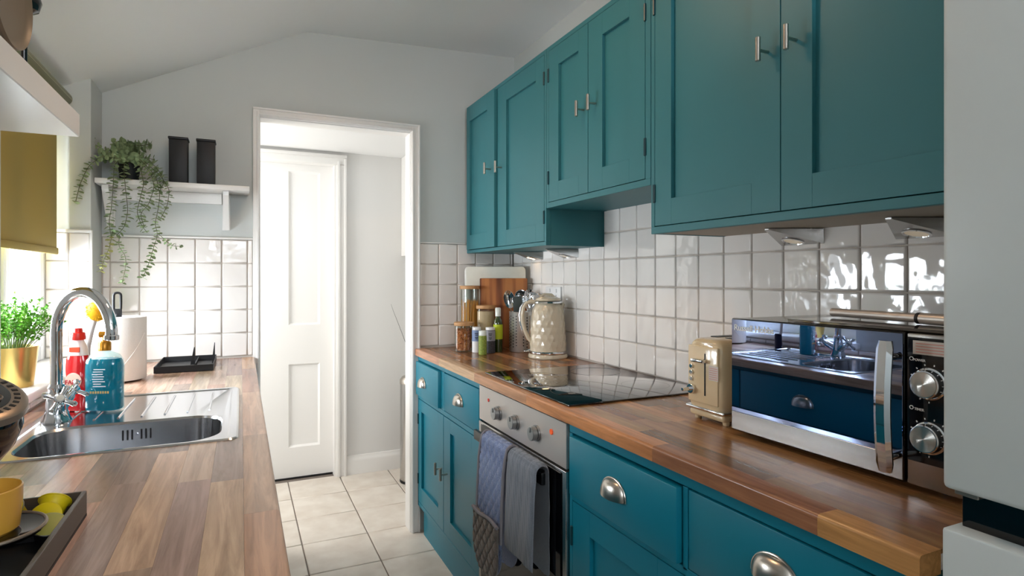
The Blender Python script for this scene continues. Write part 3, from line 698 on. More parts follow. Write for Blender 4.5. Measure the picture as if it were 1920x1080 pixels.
text('lettering', 'POWER', 0.0055, facing((-1, 0, 0), (mx-0.0048, 0.583, 1.1155)), MARK, pn)
text('lettering', 'TIMER', 0.0055, facing((-1, 0, 0), (mx-0.0048, 0.583, 1.036)), MARK, pn)
for z in (1.117, 1.0375): obj('dial_icon', MB().tube([(mx-0.0048, 0.595+0.0028*math.cos(a*math.pi/8), z+0.0028*math.sin(a*math.pi/8)) for a in range(16)], 0.0006, 6, closed=True), MARK, pn)
DIAL = mat('spun metal dial', (225, 222, 215), 0.25, metal=1, aniso=0.95)
tg = DIAL.node_tree.nodes.new('ShaderNodeTangent'); tg.direction_type = 'RADIAL'; tg.axis = 'X'; DIAL.node_tree.links.new(tg.outputs[0], DIAL.node_tree.nodes['Principled BSDF'].inputs['Tangent'])
for z in (1.080, 0.994):
    kb = obj('dial', MB().lathe([(0, 0.019), (0.0205, 0.0185), (0.022, 0.017), (0.0235, 0.004), (0.0255, 0.003), (0.0255, 0)], (0, 0, 0), 40, facing((-1, 0, 0), (mx-0.0046, 0.5665, z))), CHROME, mw)
    obj('dial_face', MB().lathe([(0, 0.0001), (0.0195, 0)], (0, 0, 0), 40, facing((-1, 0, 0), (mx-0.0238, 0.5665, z))), DIAL, kb, origin=(mx-0.0238, 0.5665, z))
    tk = MB()
    for k in range(12):
        a = R(120-k*27); r_ = 0.030
        tk.box(-0.0009, 0.0009, r_-0.0014, r_+0.0014, 0, 0.0004, mat=facing((-1, 0, 0), (mx-0.0046, 0.5665, z)) @ Matrix.Rotation(-a, 4, 'Z'))
    obj('dial_ticks', tk, MARK, mw)
STK = mat('white sticker', (214, 204, 196), 0.5); PINK = mat('pink print', (214, 150, 140), 0.6)
obj('warning_sticker', MB().box(mx-0.0052, mx-0.0046, my0+0.004, 0.5925, 1.125, 1.147), STK, mw)
q = MB()
for k in range(4): q.box(mx-0.0054, mx-0.00525, my0+0.008, 0.588, 1.128+k*0.0046, 1.1295+k*0.0046)
obj('sticker_print', q, PINK, mw)
# glass board and steel tube lying on the microwave
tag(obj('glass_board', MB().box(1.004, 1.26, 0.50, 0.845, 1.1595, 1.165, 0.001), mat('smoked glass board', (70, 60, 52), 0.03, spec=0.8, coat=1)), 'thin dark-edged glass board lying on top of the microwave', 'board')
kt = thing('steel_rod', 'long steel cylinder with a collar lying on the glass board', 'tube', (1.10, 0.7, 1.166))
A, B = Vector((1.125, 0.835, 1.176)), Vector((1.085, 0.545, 1.176)); RODM = mat('satin steel', (200, 192, 184), 0.4, metal=0.55)
obj('shaft', MB().cyl(A, A.lerp(B, 0.66), 0.0085, 20, bev=0.001), RODM, kt)
obj('grip', MB().cyl(A.lerp(B, 0.665), B, 0.01, 20, bev=0.001), RODM, kt)
obj('end_cap', MB().cyl(A.lerp(B, 0.645), A.lerp(B, 0.663), 0.0102, 20), BLACKM, kt)

# ------------------------------------------------------------------ toaster
ts = thing('toaster', 'cream toaster with faceted sides and chrome trim next to the microwave', 'toaster', (1.15, 1.088, 0.9))
tx0, tx1, ty0, ty1 = 1.012, 1.285, 1.022, 1.154
def tsec(k, n=36, sc=1.0):
    pass
# body lofted along X from rounded sections
bm = bmesh.new(); rings = []
yc, zc_, hw_, hh_ = (ty0+ty1)/2, 1.012, (ty1-ty0)/2-0.005, 0.089
NS = 40
def section(x, s):
    r = []
    for k in range(NS):
        a = 2*math.pi*k/NS; c_, s_ = math.cos(a), math.sin(a)
        e = 0.34
        yy = hw_*math.copysign(abs(c_)**e, c_); zz = hh_*math.copysign(abs(s_)**e, s_)
        taper = 1-0.10*max(0, zz/hh_)**2+(0.02 if zz < 0 else 0)
        r.append(bm.verts.new((x, yc+yy*s*taper, zc_+zz*(0.5+0.5*s))))
    return r
L = [(0.0, 0.80), (0.004, 0.9), (0.012, 0.965), (0.024, 1.0), (0.10, 1.0), (0.19, 1.0), (0.249, 1.0), (0.261, 0.965), (0.269, 0.9), (0.273, 0.80)]
for dx, s in L: rings.append(section(tx0+dx, s))
for a, b in zip(rings, rings[1:]):
    for k in range(NS): bm.faces.new((a[k], a[(k+1) % NS], b[(k+1) % NS], b[k]))
bm.faces.new(rings[0]); bm.faces.new(rings[-1]); bmesh.ops.recalc_face_normals(bm, faces=bm.faces)
obj('body', MB().add(bm), CREAM, ts)
def facets(y, sg):
    bm = bmesh.new(); nx, nz = 12, 8; V = {}
    for i in range(nx+1):
        for j in range(nz+1):
            zz = 0.935+0.145*j/nz; xx = tx0+0.028+0.218*i/nx
            d = 0.009 if (i+j) % 2 == 0 else 0.0
            if i in (0, nx) or j in (0, nz): d = 0
            V[i, j] = bm.verts.new((xx, y+sg*(d-0.012*(max(0, (j/nz-0.6))/0.4)**2), zz))
    for i in range(nx):
        for j in range(nz):
            q = [V[i, j], V[i+1, j], V[i+1, j+1], V[i, j+1]]
            if (i+j) % 2 == 0: bm.faces.new((q[0], q[1], q[3])); bm.faces.new((q[1], q[2], q[3]))
            else: bm.faces.new((q[0], q[1], q[2])); bm.faces.new((q[0], q[2], q[3]))
    bmesh.ops.recalc_face_normals(bm, faces=bm.faces)
    return bm
obj('faceted_side', MB().add(facets(ty0+0.0035, -1)), CREAM, ts, smooth=None)
obj('faceted_side', MB().add(facets(ty1-0.0045, 1)), CREAM, ts, smooth=None)
obj('base', MB().box(tx0+0.006, tx1-0.006, ty0+0.008, ty1-0.008, 0.909, 0.926, 0.006, 3), CREAM, ts)
obj('chrome_band', MB().box(tx0-0.002, tx1+0.002, ty0+0.002, ty1-0.002, 0.926, 0.935, 0.004, 3), CHROME, ts)
for a in (tx0+0.025, tx1-0.025):
    for b in (ty0+0.02, ty1-0.02): obj('foot', MB().cyl((a, b, 0.9003), (a, b, 0.911), 0.008, 14, r2=0.0095), CREAM, ts)
for yy in (yc-0.024, yc+0.024): obj('bread_slot', MB().box(tx0+0.055, tx1-0.03, yy-0.013, yy+0.013, 1.0965, 1.1022, 0.001), BLACKPL, ts)
obj('end_plate', MB().box(tx0-0.0035, tx0+0.004, ty0+0.018, ty1-0.014, 0.945, 1.083, 0.003, 2), CREAM, ts)
obj('lever_slot', MB().box(tx0-0.0045, tx0-0.0030, 1.079, 1.083, 0.965, 1.066), BLACKPL, ts)
obj('lever', MB().box(tx0-0.022, tx0-0.004, 1.073, 1.113, 1.044, 1.053, 0.003, 2), CHROME, ts)
for z in (1.031, 1.016, 1.001): obj('button', MB().cyl((tx0-0.0032, 1.126, z), (tx0-0.008, 1.126, z), 0.0055, 16, bev=0.0008), CHROME, ts)
obj('browning_dial', MB().cyl((tx0-0.0032, 1.124, 0.976), (tx0-0.012, 1.124, 0.976), 0.012, 24, bev=0.001).cyl((tx0-0.012, 1.124, 0.976), (tx0-0.036, 1.124, 0.976), 0.0045, 14, bev=0.001), CHROME, ts)
obj('warning_sticker', MB().box(tx0-0.0042, tx0-0.0036, 1.038, 1.068, 1.005, 1.04), STK, ts)
q = MB()
for k in range(6): q.box(tx0-0.0045, tx0-0.00425, 1.040, 1.066, 1.008+k*0.005, 1.0095+k*0.005)
obj('sticker_print', q, PINK, ts)

# ------------------------------------------------------------------ kettle
KX, KY = 1.212, 2.25
kt = thing('kettle', 'cream kettle with diamond facets and curved handle behind the hob', 'kettle', (KX, KY, 0.9))
obj('power_base', MB().lathe([(0, 0), (0.083, 0), (0.086, 0.004), (0.086, 0.012), (0.082, 0.018), (0, 0.018)], (KX, KY, 0.9002), 48), CREAMD, kt)
obj('chrome_ring', MB().lathe([(0.0, 0.0182), (0.081, 0.0182), (0.083, 0.022), (0.0825, 0.027), (0.078, 0.031), (0, 0.031)], (KX, KY, 0.9002), 48), CHROME, kt)
bm = bmesh.new(); nr, ns = 14, 36; RG = []
for j in range(nr+1):
    t = j/nr; z = 0.931+0.205*t; r = 0.079-0.012*t**1.3-0.014*max(0, t-0.78)**1.5/0.1
    row = []
    for k in range(ns):
        a = 2*math.pi*(k+(0.5 if j % 2 else 0))/ns
        rr = r+(0.0022 if (k % 2 == (j//2) % 2 and j % 2 == 0 and 0 < j < nr) else 0)
        row.append(bm.verts.new((KX+rr*math.cos(a), KY+rr*math.sin(a), z)))
    RG.append(row)
for j in range(nr):
    for k in range(ns):
        k2 = (k+1) % ns; a, b = RG[j], RG[j+1]
        if j % 2 == 0: bm.faces.new((a[k], a[k2], b[k])); bm.faces.new((a[k2], b[k2], b[k]))
        else: bm.faces.new((a[k], a[k2], b[k2])); bm.faces.new((a[k], b[k2], b[k]))
bmesh.ops.recalc_face_normals(bm, faces=bm.faces)
obj('body', MB().add(bm), CREAMD, kt, smooth=None)
obj('shoulder_ring', MB().lathe([(0.062, 1.134), (0.0655, 1.137), (0.063, 1.143), (0.05, 1.147), (0, 1.147)], (KX, KY, 0), 40), CHROME, kt)
lid = obj('lid', MB().lathe([(0.056, 1.1472), (0.052, 1.157), (0.035, 1.164), (0, 1.167)], (KX, KY, 0), 40), CREAMD, kt)
hd = Vector((-0.93, 0.36, 0)).normalized()
C0 = Vector((KX, KY, 0))
obj('lid_knob', MB().tube([C0+hd*-0.03+Vector((0, 0, 1.160)), C0+hd*-0.015+Vector((0, 0, 1.172)), C0+hd*0.015+Vector((0, 0, 1.174)), C0+hd*0.035+Vector((0, 0, 1.163))], 0.006, 10), CREAMD, lid)
hp = [(0.052, 1.139), (0.075, 1.143), (0.095, 1.135), (0.107, 1.115), (0.112, 1.085), (0.109, 1.05), (0.1, 1.015), (0.086, 0.985), (0.074, 0.972)]
hpts = [C0+hd*a+Vector((0, 0, b)) for a, b in hp]
obj('handle', MB().tube(hpts, [0.012, 0.0125, 0.0115, 0.011, 0.011, 0.011, 0.0115, 0.013, 0.013], 14, flat=0.75), CREAMD, kt)
obj('handle_trim', MB().tube([p_+hd*0.011+Vector((0, 0, 0.001)) for p_ in hpts[1:]], 0.0045, 10), CHROME, kt)
obj('water_gauge', MB().tube([C0+hd*(0.0775-0.0002*k)+Vector((0, 0, 0.985+k*0.012)) for k in range(9)], 0.007, 10), CHROME, kt)
sp = -hd
obj('spout', MB().tube([C0+sp*0.052+Vector((0, 0, 1.112)), C0+sp*0.062+Vector((0, 0, 1.126)), C0+sp*0.069+Vector((0, 0, 1.135))], [0.014, 0.011, 0.007], 14), CREAMD, kt)
obj('lever_switch', MB().box(-0.012, 0.012, -0.006, 0.006, 0, 0.006, 0.002, 2, mat=Matrix.Translation(C0+hd*0.095+Vector((0, 0, 0.925)))).tube([C0+hd*0.078+Vector((0, 0, 0.935)), C0+hd*0.095+Vector((0, 0, 0.928))], 0.004, 8), CHROME, kt)

# ------------------------------------------------------------------ utensil holder and utensils
HX, HY = 1.203, 2.492
uh = thing('utensil_holder', 'perforated stainless steel utensil pot behind the kettle', 'utensil holder', (HX, HY, 0.9))
obj('pot', MB().lathe([(0, 0.001), (0.058, 0.001), (0.06, 0.004), (0.06, 0.183), (0.0615, 0.186), (0.06, 0.187), (0.0585, 0.185), (0.0585, 0.006), (0, 0.005)], (HX, HY, 0.9), 48), mat('satin pot steel', (214, 212, 208), 0.3, metal=0.7), uh)
hm = MB()
for c in range(22):
    if c % 5 == 4: continue
    a = 2*math.pi*c/22*1.0+0.1
    for r_ in range(11):
        z = 0.925+r_*0.0135+(0.0067 if c % 2 else 0)
        n = Vector((math.cos(a), math.sin(a), 0)); P0 = Vector((HX, HY, z))+n*0.0595
        hm.cyl(P0, P0+n*0.0009, 0.0032, 8)
obj('perforations', hm, BLACKM, uh, kind='stuff')
def stick(name, label, base, top, build, r=0.0032, mat_=CHROME, hl=None):
    base = Vector(base); top = Vector(top)
    t = thing(name, label, 'utensil', tuple(base), group=None)
    obj('shaft', MB().cyl(base, top, r, 10, bev=0.001), mat_, t)
    build(t, top, (top-base).normalized()); return t
def whisk(t, p, d):
    x = d.cross(Vector((0.3, 1, 0))).normalized(); y = d.cross(x)
    m = MB()
    for k in range(7):
        a = math.pi*k/7; s_ = x*math.cos(a)+y*math.sin(a); pts = []
        for i in range(17):
            th = math.pi*i/16; w_ = math.sin(th)**0.9*0.027*(1 if True else 1); h = 0.045-0.045*math.cos(th)
            pass
        for i in range(21):
            q = i/20*2-1   # -1..1 round the loop
            h = 0.1*(1-abs(q)**2.2); w_ = 0.030*math.sin(math.pi*(abs(q)**0.8))**0.8*(1 if q > 0 else -1) if abs(q) not in (0,) else 0
            pts.append(p+d*h+s_*w_)
        m.tube(pts, 0.0010, 6)
    obj('wires', m, CHROME, t)
def spoonhead(w_, L_, dish, slots=0, m_=None):
    def f(t, p, d):
        cam_n = Vector((-0.45, -0.85, 0.1)); n = (cam_n-d*cam_n.dot(d)).normalized(); x = n.cross(d)
        def g(u, v):
            a = 2*math.pi*u; r = v
            return p+d*(L_/2-0.003+L_/2*r*math.sin(a))+x*(w_/2*r*math.cos(a))-n*dish*(1-r*r)
        mm = MB().grid(g, 28, 5, close_u=True); bmesh.ops.remove_doubles(mm.bm, verts=mm.bm.verts, dist=1e-6)
        bmesh.ops.solidify(mm.bm, geom=list(mm.bm.faces), thickness=0.0012)
        obj('head', mm, m_ or CHROME, t)
        if slots:
            q = MB()
            for k in range(slots):
                o_ = (k-(slots-1)/2)*w_/(slots+1)
                q.cyl(p+x*o_+d*L_*0.25+n*0.002, p+x*o_+d*L_*0.75+n*0.002, 0.0018, 6)
            obj('slots', q, BLACKM, t)
    return f
def spatula(w_, L_, slots, m_):
    def f(t, p, d):
        cam_n = Vector((-0.5, -0.85, 0.1)); n = (cam_n-d*cam_n.dot(d)).normalized(); x = n.cross(d)
        M = Matrix((x, d, n)).transposed().to_4x4(); M.translation = p
        q = MB()
        n_ = slots+1
        if slots:
            bw = w_/(2*n_-1)
            for k in range(n_): q.box(-w_/2+2*k*bw, -w_/2+2*k*bw+bw, 0.012, L_-0.008, -0.001, 0.001, 0.0004, mat=M)
            q.box(-w_/2, w_/2, 0.0, 0.013, -0.001, 0.001, 0.0004, mat=M).box(-w_/2, w_/2, L_-0.009, L_, -0.001, 0.001, 0.0004, mat=M)
        else: q.box(-w_/2, w_/2, -0.004, L_, -0.0025, 0.0025, 0.002, 2, mat=M)
        obj('blade', q, m_, t)
    return f
DGREY = mat('dark green silicone', (58, 66, 64), 0.5)
stick('serving_spoon', 'slotted steel spoon leaning left in the perforated pot', (HX-0.02, HY+0.0, 0.906), (HX-0.052, HY+0.015, 1.105), spoonhead(0.05, 0.085, 0.008, 3))
stick('spatula', 'dark silicone spatula standing low in the perforated pot', (HX-0.012, HY-0.028, 0.906), (HX-0.032, HY-0.03, 1.085), spatula(0.045, 0.075, 0, DGREY), mat_=DGREY)
stick('whisk', 'steel balloon whisk standing in front in the perforated pot', (HX+0.0, HY-0.035, 0.906), (HX+0.012, HY-0.048, 1.072), whisk, r=0.005)
stick('ladle', 'steel ladle with deep bowl standing upright at the back of the pot', (HX+0.005, HY+0.03, 0.906), (HX+0.012, HY+0.035, 1.128), spoonhead(0.06, 0.062, 0.024))
stick('turner', 'slotted steel turner leaning right in the perforated pot', (HX+0.03, HY+0.0, 0.906), (HX+0.052, HY-0.02, 1.10), spatula(0.06, 0.075, 4, CHROME))
stick('masher', 'steel spoon with plain bowl between whisk and turner', (HX+0.03, HY+0.025, 0.906), (HX+0.043, HY+0.016, 1.125), spoonhead(0.048, 0.07, 0.01))

# ------------------------------------------------------------------ jars, spices, boards in the corner
BAMB = mat('bamboo lid', (206, 160, 112), 0.5, var=(60, (186, 138, 92)), stretch=(1, 0.1, 1))
def jar(label, x, y, r, h, cont, fill, fillh, lidh=0.014):
    t = thing('storage_jar', label, 'jar', (x, y, 0.9), group='glass storage jars with bamboo lids')
    z = 0.9003
    obj('glass', MB().lathe([(0, 0), (r-0.003, 0), (r, 0.004), (r, h-lidh-0.002), (r-0.0022, h-lidh-0.002), (r-0.0022, 0.006), (0, 0.004)], (x, y, z), 40), JGLASS, t)
    obj('lid', MB().lathe([(0, h-lidh-0.0018), (r+0.001, h-lidh-0.0018), (r+0.002, h-lidh), (r+0.002, h-0.002), (r, h), (0, h)], (x, y, z), 40), BAMB, t)
    fill(t, x, y, z, r-0.0028, fillh, cont)
    return t
def solidfill(t, x, y, z, r, h, m_):
    obj('contents', MB().lathe([(0, 0.0065), (r-0.0003, 0.0065), (r-0.0003, h-0.002), (r-0.003, h), (r*0.5, h+0.002), (0, h+0.003)], (x, y, z), 36), m_, t, kind='stuff')
def pastafill(t, x, y, z, r, h, m_):
    rnd = random.Random(4); q = MB()
    for k in range(110):
        a = rnd.uniform(0, 6.28); rr = (r-0.003)*math.sqrt(rnd.random()) if k > 60 else r-0.003
        b = a+rnd.uniform(-0.2, 0.2)
        q.tube([(x+rr*math.cos(a), y+rr*math.sin(a), z+0.007), (x+rr*0.97*math.cos(b), y+rr*0.97*math.sin(b), z+h*rnd.uniform(0.8, 1.02))], 0.0017, 5)
    obj('contents', q, m_, t, kind='stuff')
def bitsfill(t, x, y, z, r, h, m_):
    rnd = random.Random(9); q = MB()
    q.lathe([(0, 0.0065), (r-0.011, 0.0065), (r-0.011, h-0.01), (0, h-0.008)], (x, y, z), 20)
    for k in range(330):
        a = rnd.uniform(0, 6.28); rr = r-0.0075-rnd.random()*0.006; zz = 0.013+rnd.random()*(h-0.016)
        if k > 270: rr = (r-0.008)*math.sqrt(rnd.random()); zz = h-0.007
        p0 = Vector((x+rr*math.cos(a), y+rr*math.sin(a), z+zz)); d = Vector((rnd.uniform(-1, 1), rnd.uniform(-1, 1), rnd.uniform(-1, 1))).normalized()*0.0045
        q.tube([p0-d, p0-d*0.4+Vector((0, 0, 0.0012)), p0+d*0.4+Vector((0, 0, 0.0012)), p0+d], [0.0012, 0.0026, 0.0026, 0.0012], 5)
    obj('contents', q, m_, t, kind='stuff')
SPAG = mat('yellow spaghetti', (226, 160, 60), 0.5); FLOUR = mat('pale oats', (218, 190, 156), 0.9, bump=(300, 0.6, 0.002)); PIEC = mat('brown dried pasta', (206, 130, 66), 0.5, var=(80, (164, 90, 42)))
jar('tall glass jar of yellow spaghetti in the back corner', 1.020, 2.701, 0.047, 0.306, SPAG, pastafill, 0.235)
jar('medium glass jar of pale oats behind the spice pots', 1.068, 2.612, 0.044, 0.213, FLOUR, solidfill, 0.185)
jar('smallest glass jar filled with brown dried pasta pieces', 0.953, 2.602, 0.045, 0.137, PIEC, bitsfill, 0.108)
def pot(name, label, x, y, r, h, caph, capmat, bodymat, lab=None, labz=(0.2, 0.8), cap='cap'):
    t = thing(name, label, 'spice pot', (x, y, 0.9), group='small spice pots before the jars')
    z = 0.9003
    obj('body', MB().lathe([(0, 0), (r-0.002, 0), (r, 0.002), (r, h-caph-0.002), (r-0.002, h-caph), (0, h-caph)], (x, y, z), 28), bodymat, t)
    obj(cap, MB().lathe([(0, h-caph+0.0002), (r*0.96, h-caph+0.0002), (r*0.96, h-0.002), (r*0.9, h), (0, h)], (x, y, z), 28), capmat, t)
    if lab: obj('label', MB().lathe([(r+0.0002, h*labz[0]), (r+0.0005, h*labz[0]), (r+0.0005, h*labz[1]), (r+0.0002, h*labz[1])], (x, y, z), 28), lab, t)
    return t
WPL = mat('white plastic', (228, 228, 228), 0.35); LBL = mat('pale blue label', (120, 140, 178), 0.5); GRN = mat('green herb', (150, 164, 70), 0.5, var=(160, (110, 130, 50))); GREYP = mat('dark pepper', (70, 68, 74), 0.6, var=(200, (44, 42, 46))); GLB = mat('grey label', (150, 150, 160), 0.5); CLR = mat('frosted clear cap', (220, 226, 220), 0.2)
sp1 = pot('spice_pot', 'white spice pot with pale blue label left of the group', 0.990, 2.533, 0.021, 0.118, 0.012, WPL, WPL, LBL, (0.45, 0.88))
sp2 = pot('spice_pot', 'small jar of green dried herbs with clear cap in front', 0.986, 2.448, 0.0185, 0.108, 0.022, CLR, GRN, None)
sp3 = pot('spice_pot', 'grey pepper pot with pale upper label beside the oil bottle', 1.040, 2.488, 0.0225, 0.118, 0.012, WPL, GREYP, GLB, (0.48, 0.88))
for s_, x_, y_, r_ in ((sp1, 0.990, 2.533, 0.021), (sp3, 1.040, 2.488, 0.0225)):
    n_ = Vector((-0.39, -0.92, 0)).normalized()
    q = MB(); M = facing(n_, Vector((x_, y_, 0.9))+n_*(r_+0.0008))
    for k, (w_, z_) in enumerate(((0.016, 0.088), (0.012, 0.081), (0.014, 0.07), (0.01, 0.064))): q.box(-w_/2, w_/2, z_, z_+0.003, -0.0003, 0.0003, mat=M)
    obj('label_print', q, BLACKM, s_)
OIL = mat('green olive oil', (130, 150, 20), 0.15, coat=1); OILD = mat('dark green glass', (46, 62, 24), 0.08, coat=1)
t = thing('oil_bottle', 'slim dark green oil bottle with yellow green label and clear cap', 'bottle', (1.089, 2.512, 0.9))
obj('body', MB().lathe([(0, 0), (0.02, 0), (0.021, 0.003), (0.021, 0.13), (0.018, 0.148), (0.012, 0.158), (0.011, 0.166), (0, 0.166)], (1.089, 2.512, 0.9003), 28), OILD, t)
obj('label', MB().lathe([(0.0212, 0.06), (0.0216, 0.06), (0.0216, 0.128), (0.0212, 0.128)], (1.089, 2.512, 0.9003), 28), mat('lime label', (190, 206, 40), 0.5), t)
obj('cap', MB().lathe([(0, 0.1662), (0.0135, 0.1662), (0.0135, 0.2), (0.011, 0.206), (0, 0.206)], (1.089, 2.512, 0.9003), 24), CLR, t)
# boards leaning across the corner
def board(name, label, cat_, c, ang, w_, h, th, m_, tilt, rad):
    bm = bmesh.new(); pts = []
    for (cx, cz, a0) in ((w_/2-rad, h-rad, 0), (-w_/2+rad, h-rad, 90), (-w_/2+rad, rad, 180), (w_/2-rad, rad, 270)):
        for k in range(6): a = R(a0+90*k/5); pts.append((cx+rad*math.cos(a), cz+rad*math.sin(a)))
    M = Matrix.Translation(Vector(c)) @ Matrix.Rotation(ang, 4, 'Z') @ Matrix.Rotation(-tilt, 4, 'X')
    q = MB().prism(pts, -th/2, th/2, 'y', bev=0.0015); q.bm.transform(M)
    zmin = min(v.co.z for v in q.bm.verts); q.bm.transform(Matrix.Translation((0, 0, 0.9008-zmin)))
    return tag(obj(name, q, m_), label, cat_, 'chopping boards leaning in the corner')
MARB = mat('pale marble', (226, 224, 212), 0.25, var=(7, (206, 204, 192))); 
ACA = mat('acacia boards', (150, 86, 40), 0.45)
nt = ACA.node_tree; wv = nt.nodes.new('ShaderNodeTexNoise'); wv.inputs['Scale'].default_value = 14; tc = nt.nodes.new('ShaderNodeTexCoord'); mp = nt.nodes.new('ShaderNodeMapping'); mp.inputs['Scale'].default_value = (1.6, 1.6, 0.05)
cr = nt.nodes.new('ShaderNodeValToRGB'); e_ = cr.color_ramp.elements; e_[0].position = 0.36; e_[0].color = lin((96, 50, 24)); e_[1].position = 0.6; e_[1].color = lin((178, 112, 58)); e3 = e_.new(0.48); e3.color = lin((142, 80, 38))
nt.links.new(tc.outputs['Object'], mp.inputs[0]); nt.links.new(mp.outputs[0], wv.inputs['Vector']); nt.links.new(wv.outputs['Fac'], cr.inputs[0]); nt.links.new(cr.outputs[0], nt.nodes['Principled BSDF'].inputs['Base Color'])
aw = math.atan2(-0.16, 0.26)
board('chopping_board', 'pale marble chopping board standing behind the wooden one', 'chopping board', (1.157, 2.700, 0.9), aw, 0.305, 0.40, 0.012, MARB, R(-3), 0.02)
board('chopping_board', 'brown striped wooden chopping board leaning behind the utensil pot', 'chopping board', (1.183, 2.655, 0.9), aw, 0.235, 0.342, 0.018, ACA, R(-3), 0.004)
# power socket
so = thing('power_socket', 'white double wall socket on the tiles behind the kettle', 'socket', (1.305, 2.36, 1.12))
obj('face_plate', MB().box(1.296, 1.3075, 2.29, 2.43, 1.12, 1.205, 0.002, 2), WPL, so)
for y in (2.33, 2.39):
    obj('switch', MB().box(1.2925, 1.296, y-0.006, y+0.006, 1.178, 1.195, 0.001), WPL, so)
    obj('socket_holes', MB().box(1.2955, 1.2959, y-0.002, y+0.002, 1.158, 1.168).box(1.2955, 1.2959, y-0.014, y-0.008, 1.142, 1.146).box(1.2955, 1.2959, y+0.008, y+0.014, 1.142, 1.146), BLACKPL, so)

# ------------------------------------------------------------------ under-cabinet lights
LENS = mat('frosted lamp lens', (236, 232, 220), 0.35, emis=(255, 225, 180), es=0.12)
LENSON = mat('lit lamp lens', (255, 240, 215), 0.35, emis=(255, 214, 160), es=5)
for k, (y, lit, lb) in enumerate(((2.47, True, 'steel wedge lamp under the far cabinet, nearer the doorway'), (2.148, False, 'steel wedge lamp under the far cabinet, nearer the hob'), (0.99, False, 'steel wedge lamp above the microwave, farther from the fridge'), (0.69, False, 'steel wedge lamp under the widest cabinet, beside the fridge'))):
    zt_ = 1.3687 if k < 2 else 1.3692
    ya, yb = y, y+0.125
    t = thing('under_cabinet_light', lb, 'lamp', (1.22, (ya+yb)/2, zt_-0.037), group='wedge lamps under the wall cabinets')
    X0, X1 = 1.18, 1.304; ym = (ya+yb)/2; zz = zt_-0.0005; zl = zt_-0.037
    bm = bmesh.new(); V = [bm.verts.new(v_) for v_ in ((X0, ym-0.006, zz), (X1, ya, zz), (X1, yb, zz), (X0, ym+0.006, zz), (X0, ym-0.006, zz-0.003), (X1, ya, zl), (X1, yb, zl), (X0, ym+0.006, zz-0.003))]
    for f_ in ((0, 1, 2, 3), (4, 5, 6, 7), (0, 1, 5, 4), (3, 2, 6, 7), (1, 2, 6, 5), (0, 3, 7, 4)): bm.faces.new([V[q_] for q_ in f_])
    bmesh.ops.recalc_face_normals(bm, faces=bm.faces)
    obj('housing', MB().add(bm), STEEL, t)
    # round lens on the sloping face
    xc_ = X1-0.032; n = Vector((-0.0335, 0, -(X1-X0))).normalized(); c = Vector((xc_, ym, zz-0.003-0.0335*(xc_-X0)/(X1-X0)))
    M = facing(n, c+n*0.0002, up=(0, 1, 0))
    obj('lens_ring', MB().lathe([(0.026, 0), (0.027, 0.002), (0.023, 0.003), (0.022, 0)], (0, 0, 0), 32, M), CHROME, t)
    obj('lens', MB().lathe([(0, 0.0015), (0.022, 0.001)], (0, 0, 0), 32, M), LENSON if lit else LENS, t)

# ------------------------------------------------------------------ sink and tap
sx0, sx1, sy0, sy1 = SINK
sk = thing('kitchen_sink', 'stainless steel sink with bowl and grooved drainer in the left worktop', 'sink', ((sx0+sx1)/2, (sy0+sy1)/2, 0.9))
bx0, bx1, by0, by1 = -0.415, -0.04, 1.412, 1.672   # bowl opening
def rrect(x0, x1, y0, y1, r, n=8):
    P = []
    for (cx, cy, a0) in ((x1-r, y1-r, 0), (x0+r, y1-r, 90), (x0+r, y0+r, 180), (x1-r, y0+r, 270)):
        for k in range(n+1): a = R(a0+90*k/n); P.append((cx+r*math.cos(a), cy+r*math.sin(a)))
    return P
# deck: grid with drainer grooves, cut round the bowl by building strips
bm = bmesh.new()
O = rrect(sx0, sx1, sy0, sy1, 0.02, 8); I0 = rrect(sx0+0.004, sx1-0.004, sy0+0.004, sy1-0.004, 0.017, 8)
I1 = rrect(sx0+0.018, sx1-0.018, sy0+0.0095, sy1-0.018, 0.012, 8)
def ringv(P, z): return [bm.verts.new((p_[0], p_[1], z)) for p_ in P]
r0, r1, r2 = ringv(O, 0.9004), ringv(I0, 0.9035), ringv(I1, 0.9035)
def bridge(a, b):
    n = len(a)
    for k in range(n): bm.faces.new((a[k], a[(k+1) % n], b[(k+1) % n], b[k]))
bridge(r0, r1); bridge(r1, r2)
I2 = rrect(sx0+0.022, sx1-0.022, sy0+0.0115, sy1-0.022, 0.010, 8); r3 = ringv(I2, 0.9012); bridge(r2, r3)
# bowl: side wall rings
W1 = rrect(bx0, bx1, by0, by1, 0.075, 8); b0 = ringv(W1, 0.9012)
W2 = rrect(bx0+0.004, bx1-0.004, by0+0.004, by1-0.004, 0.072, 8); b1 = ringv(W2, 0.896)
W3 = rrect(bx0+0.012, bx1-0.012, by0+0.012, by1-0.012, 0.066, 8); b2 = ringv(W3, 0.765)
W4 = rrect(bx0+0.022, bx1-0.022, by0+0.022, by1-0.022, 0.056, 8); b3 = ringv(W4, 0.752)
bridge(r3, b0)   # same count and same angular order: deck between the frame and the bowl
bridge(b0, b1); bridge(b1, b2); bridge(b2, b3); bm.faces.new(b3)
bmesh.ops.recalc_face_normals(bm, faces=bm.faces)
obj('sink_top', MB().add(bm), SINKST, sk, smooth=0.5)
for k in range(7):
    x = -0.375+k*0.05
    obj('drainer_groove', MB().tube([(x, 1.715+abs(k-3)*0.004, 0.9013), (x, 1.75, 0.9022), (x, 1.93, 0.9022), (x, 1.975, 0.9013)], 0.0028, 8, flat=1), SINKST, sk)
sl = MB()
for k in range(7):
    if k == 3: continue
    x = -0.228+(k-3)*0.0095
    sl.box(x-0.0019, x+0.0019, by1-0.0068, by1-0.0058, 0.858, 0.882)
obj('overflow_slots', sl, BLACKM, sk)
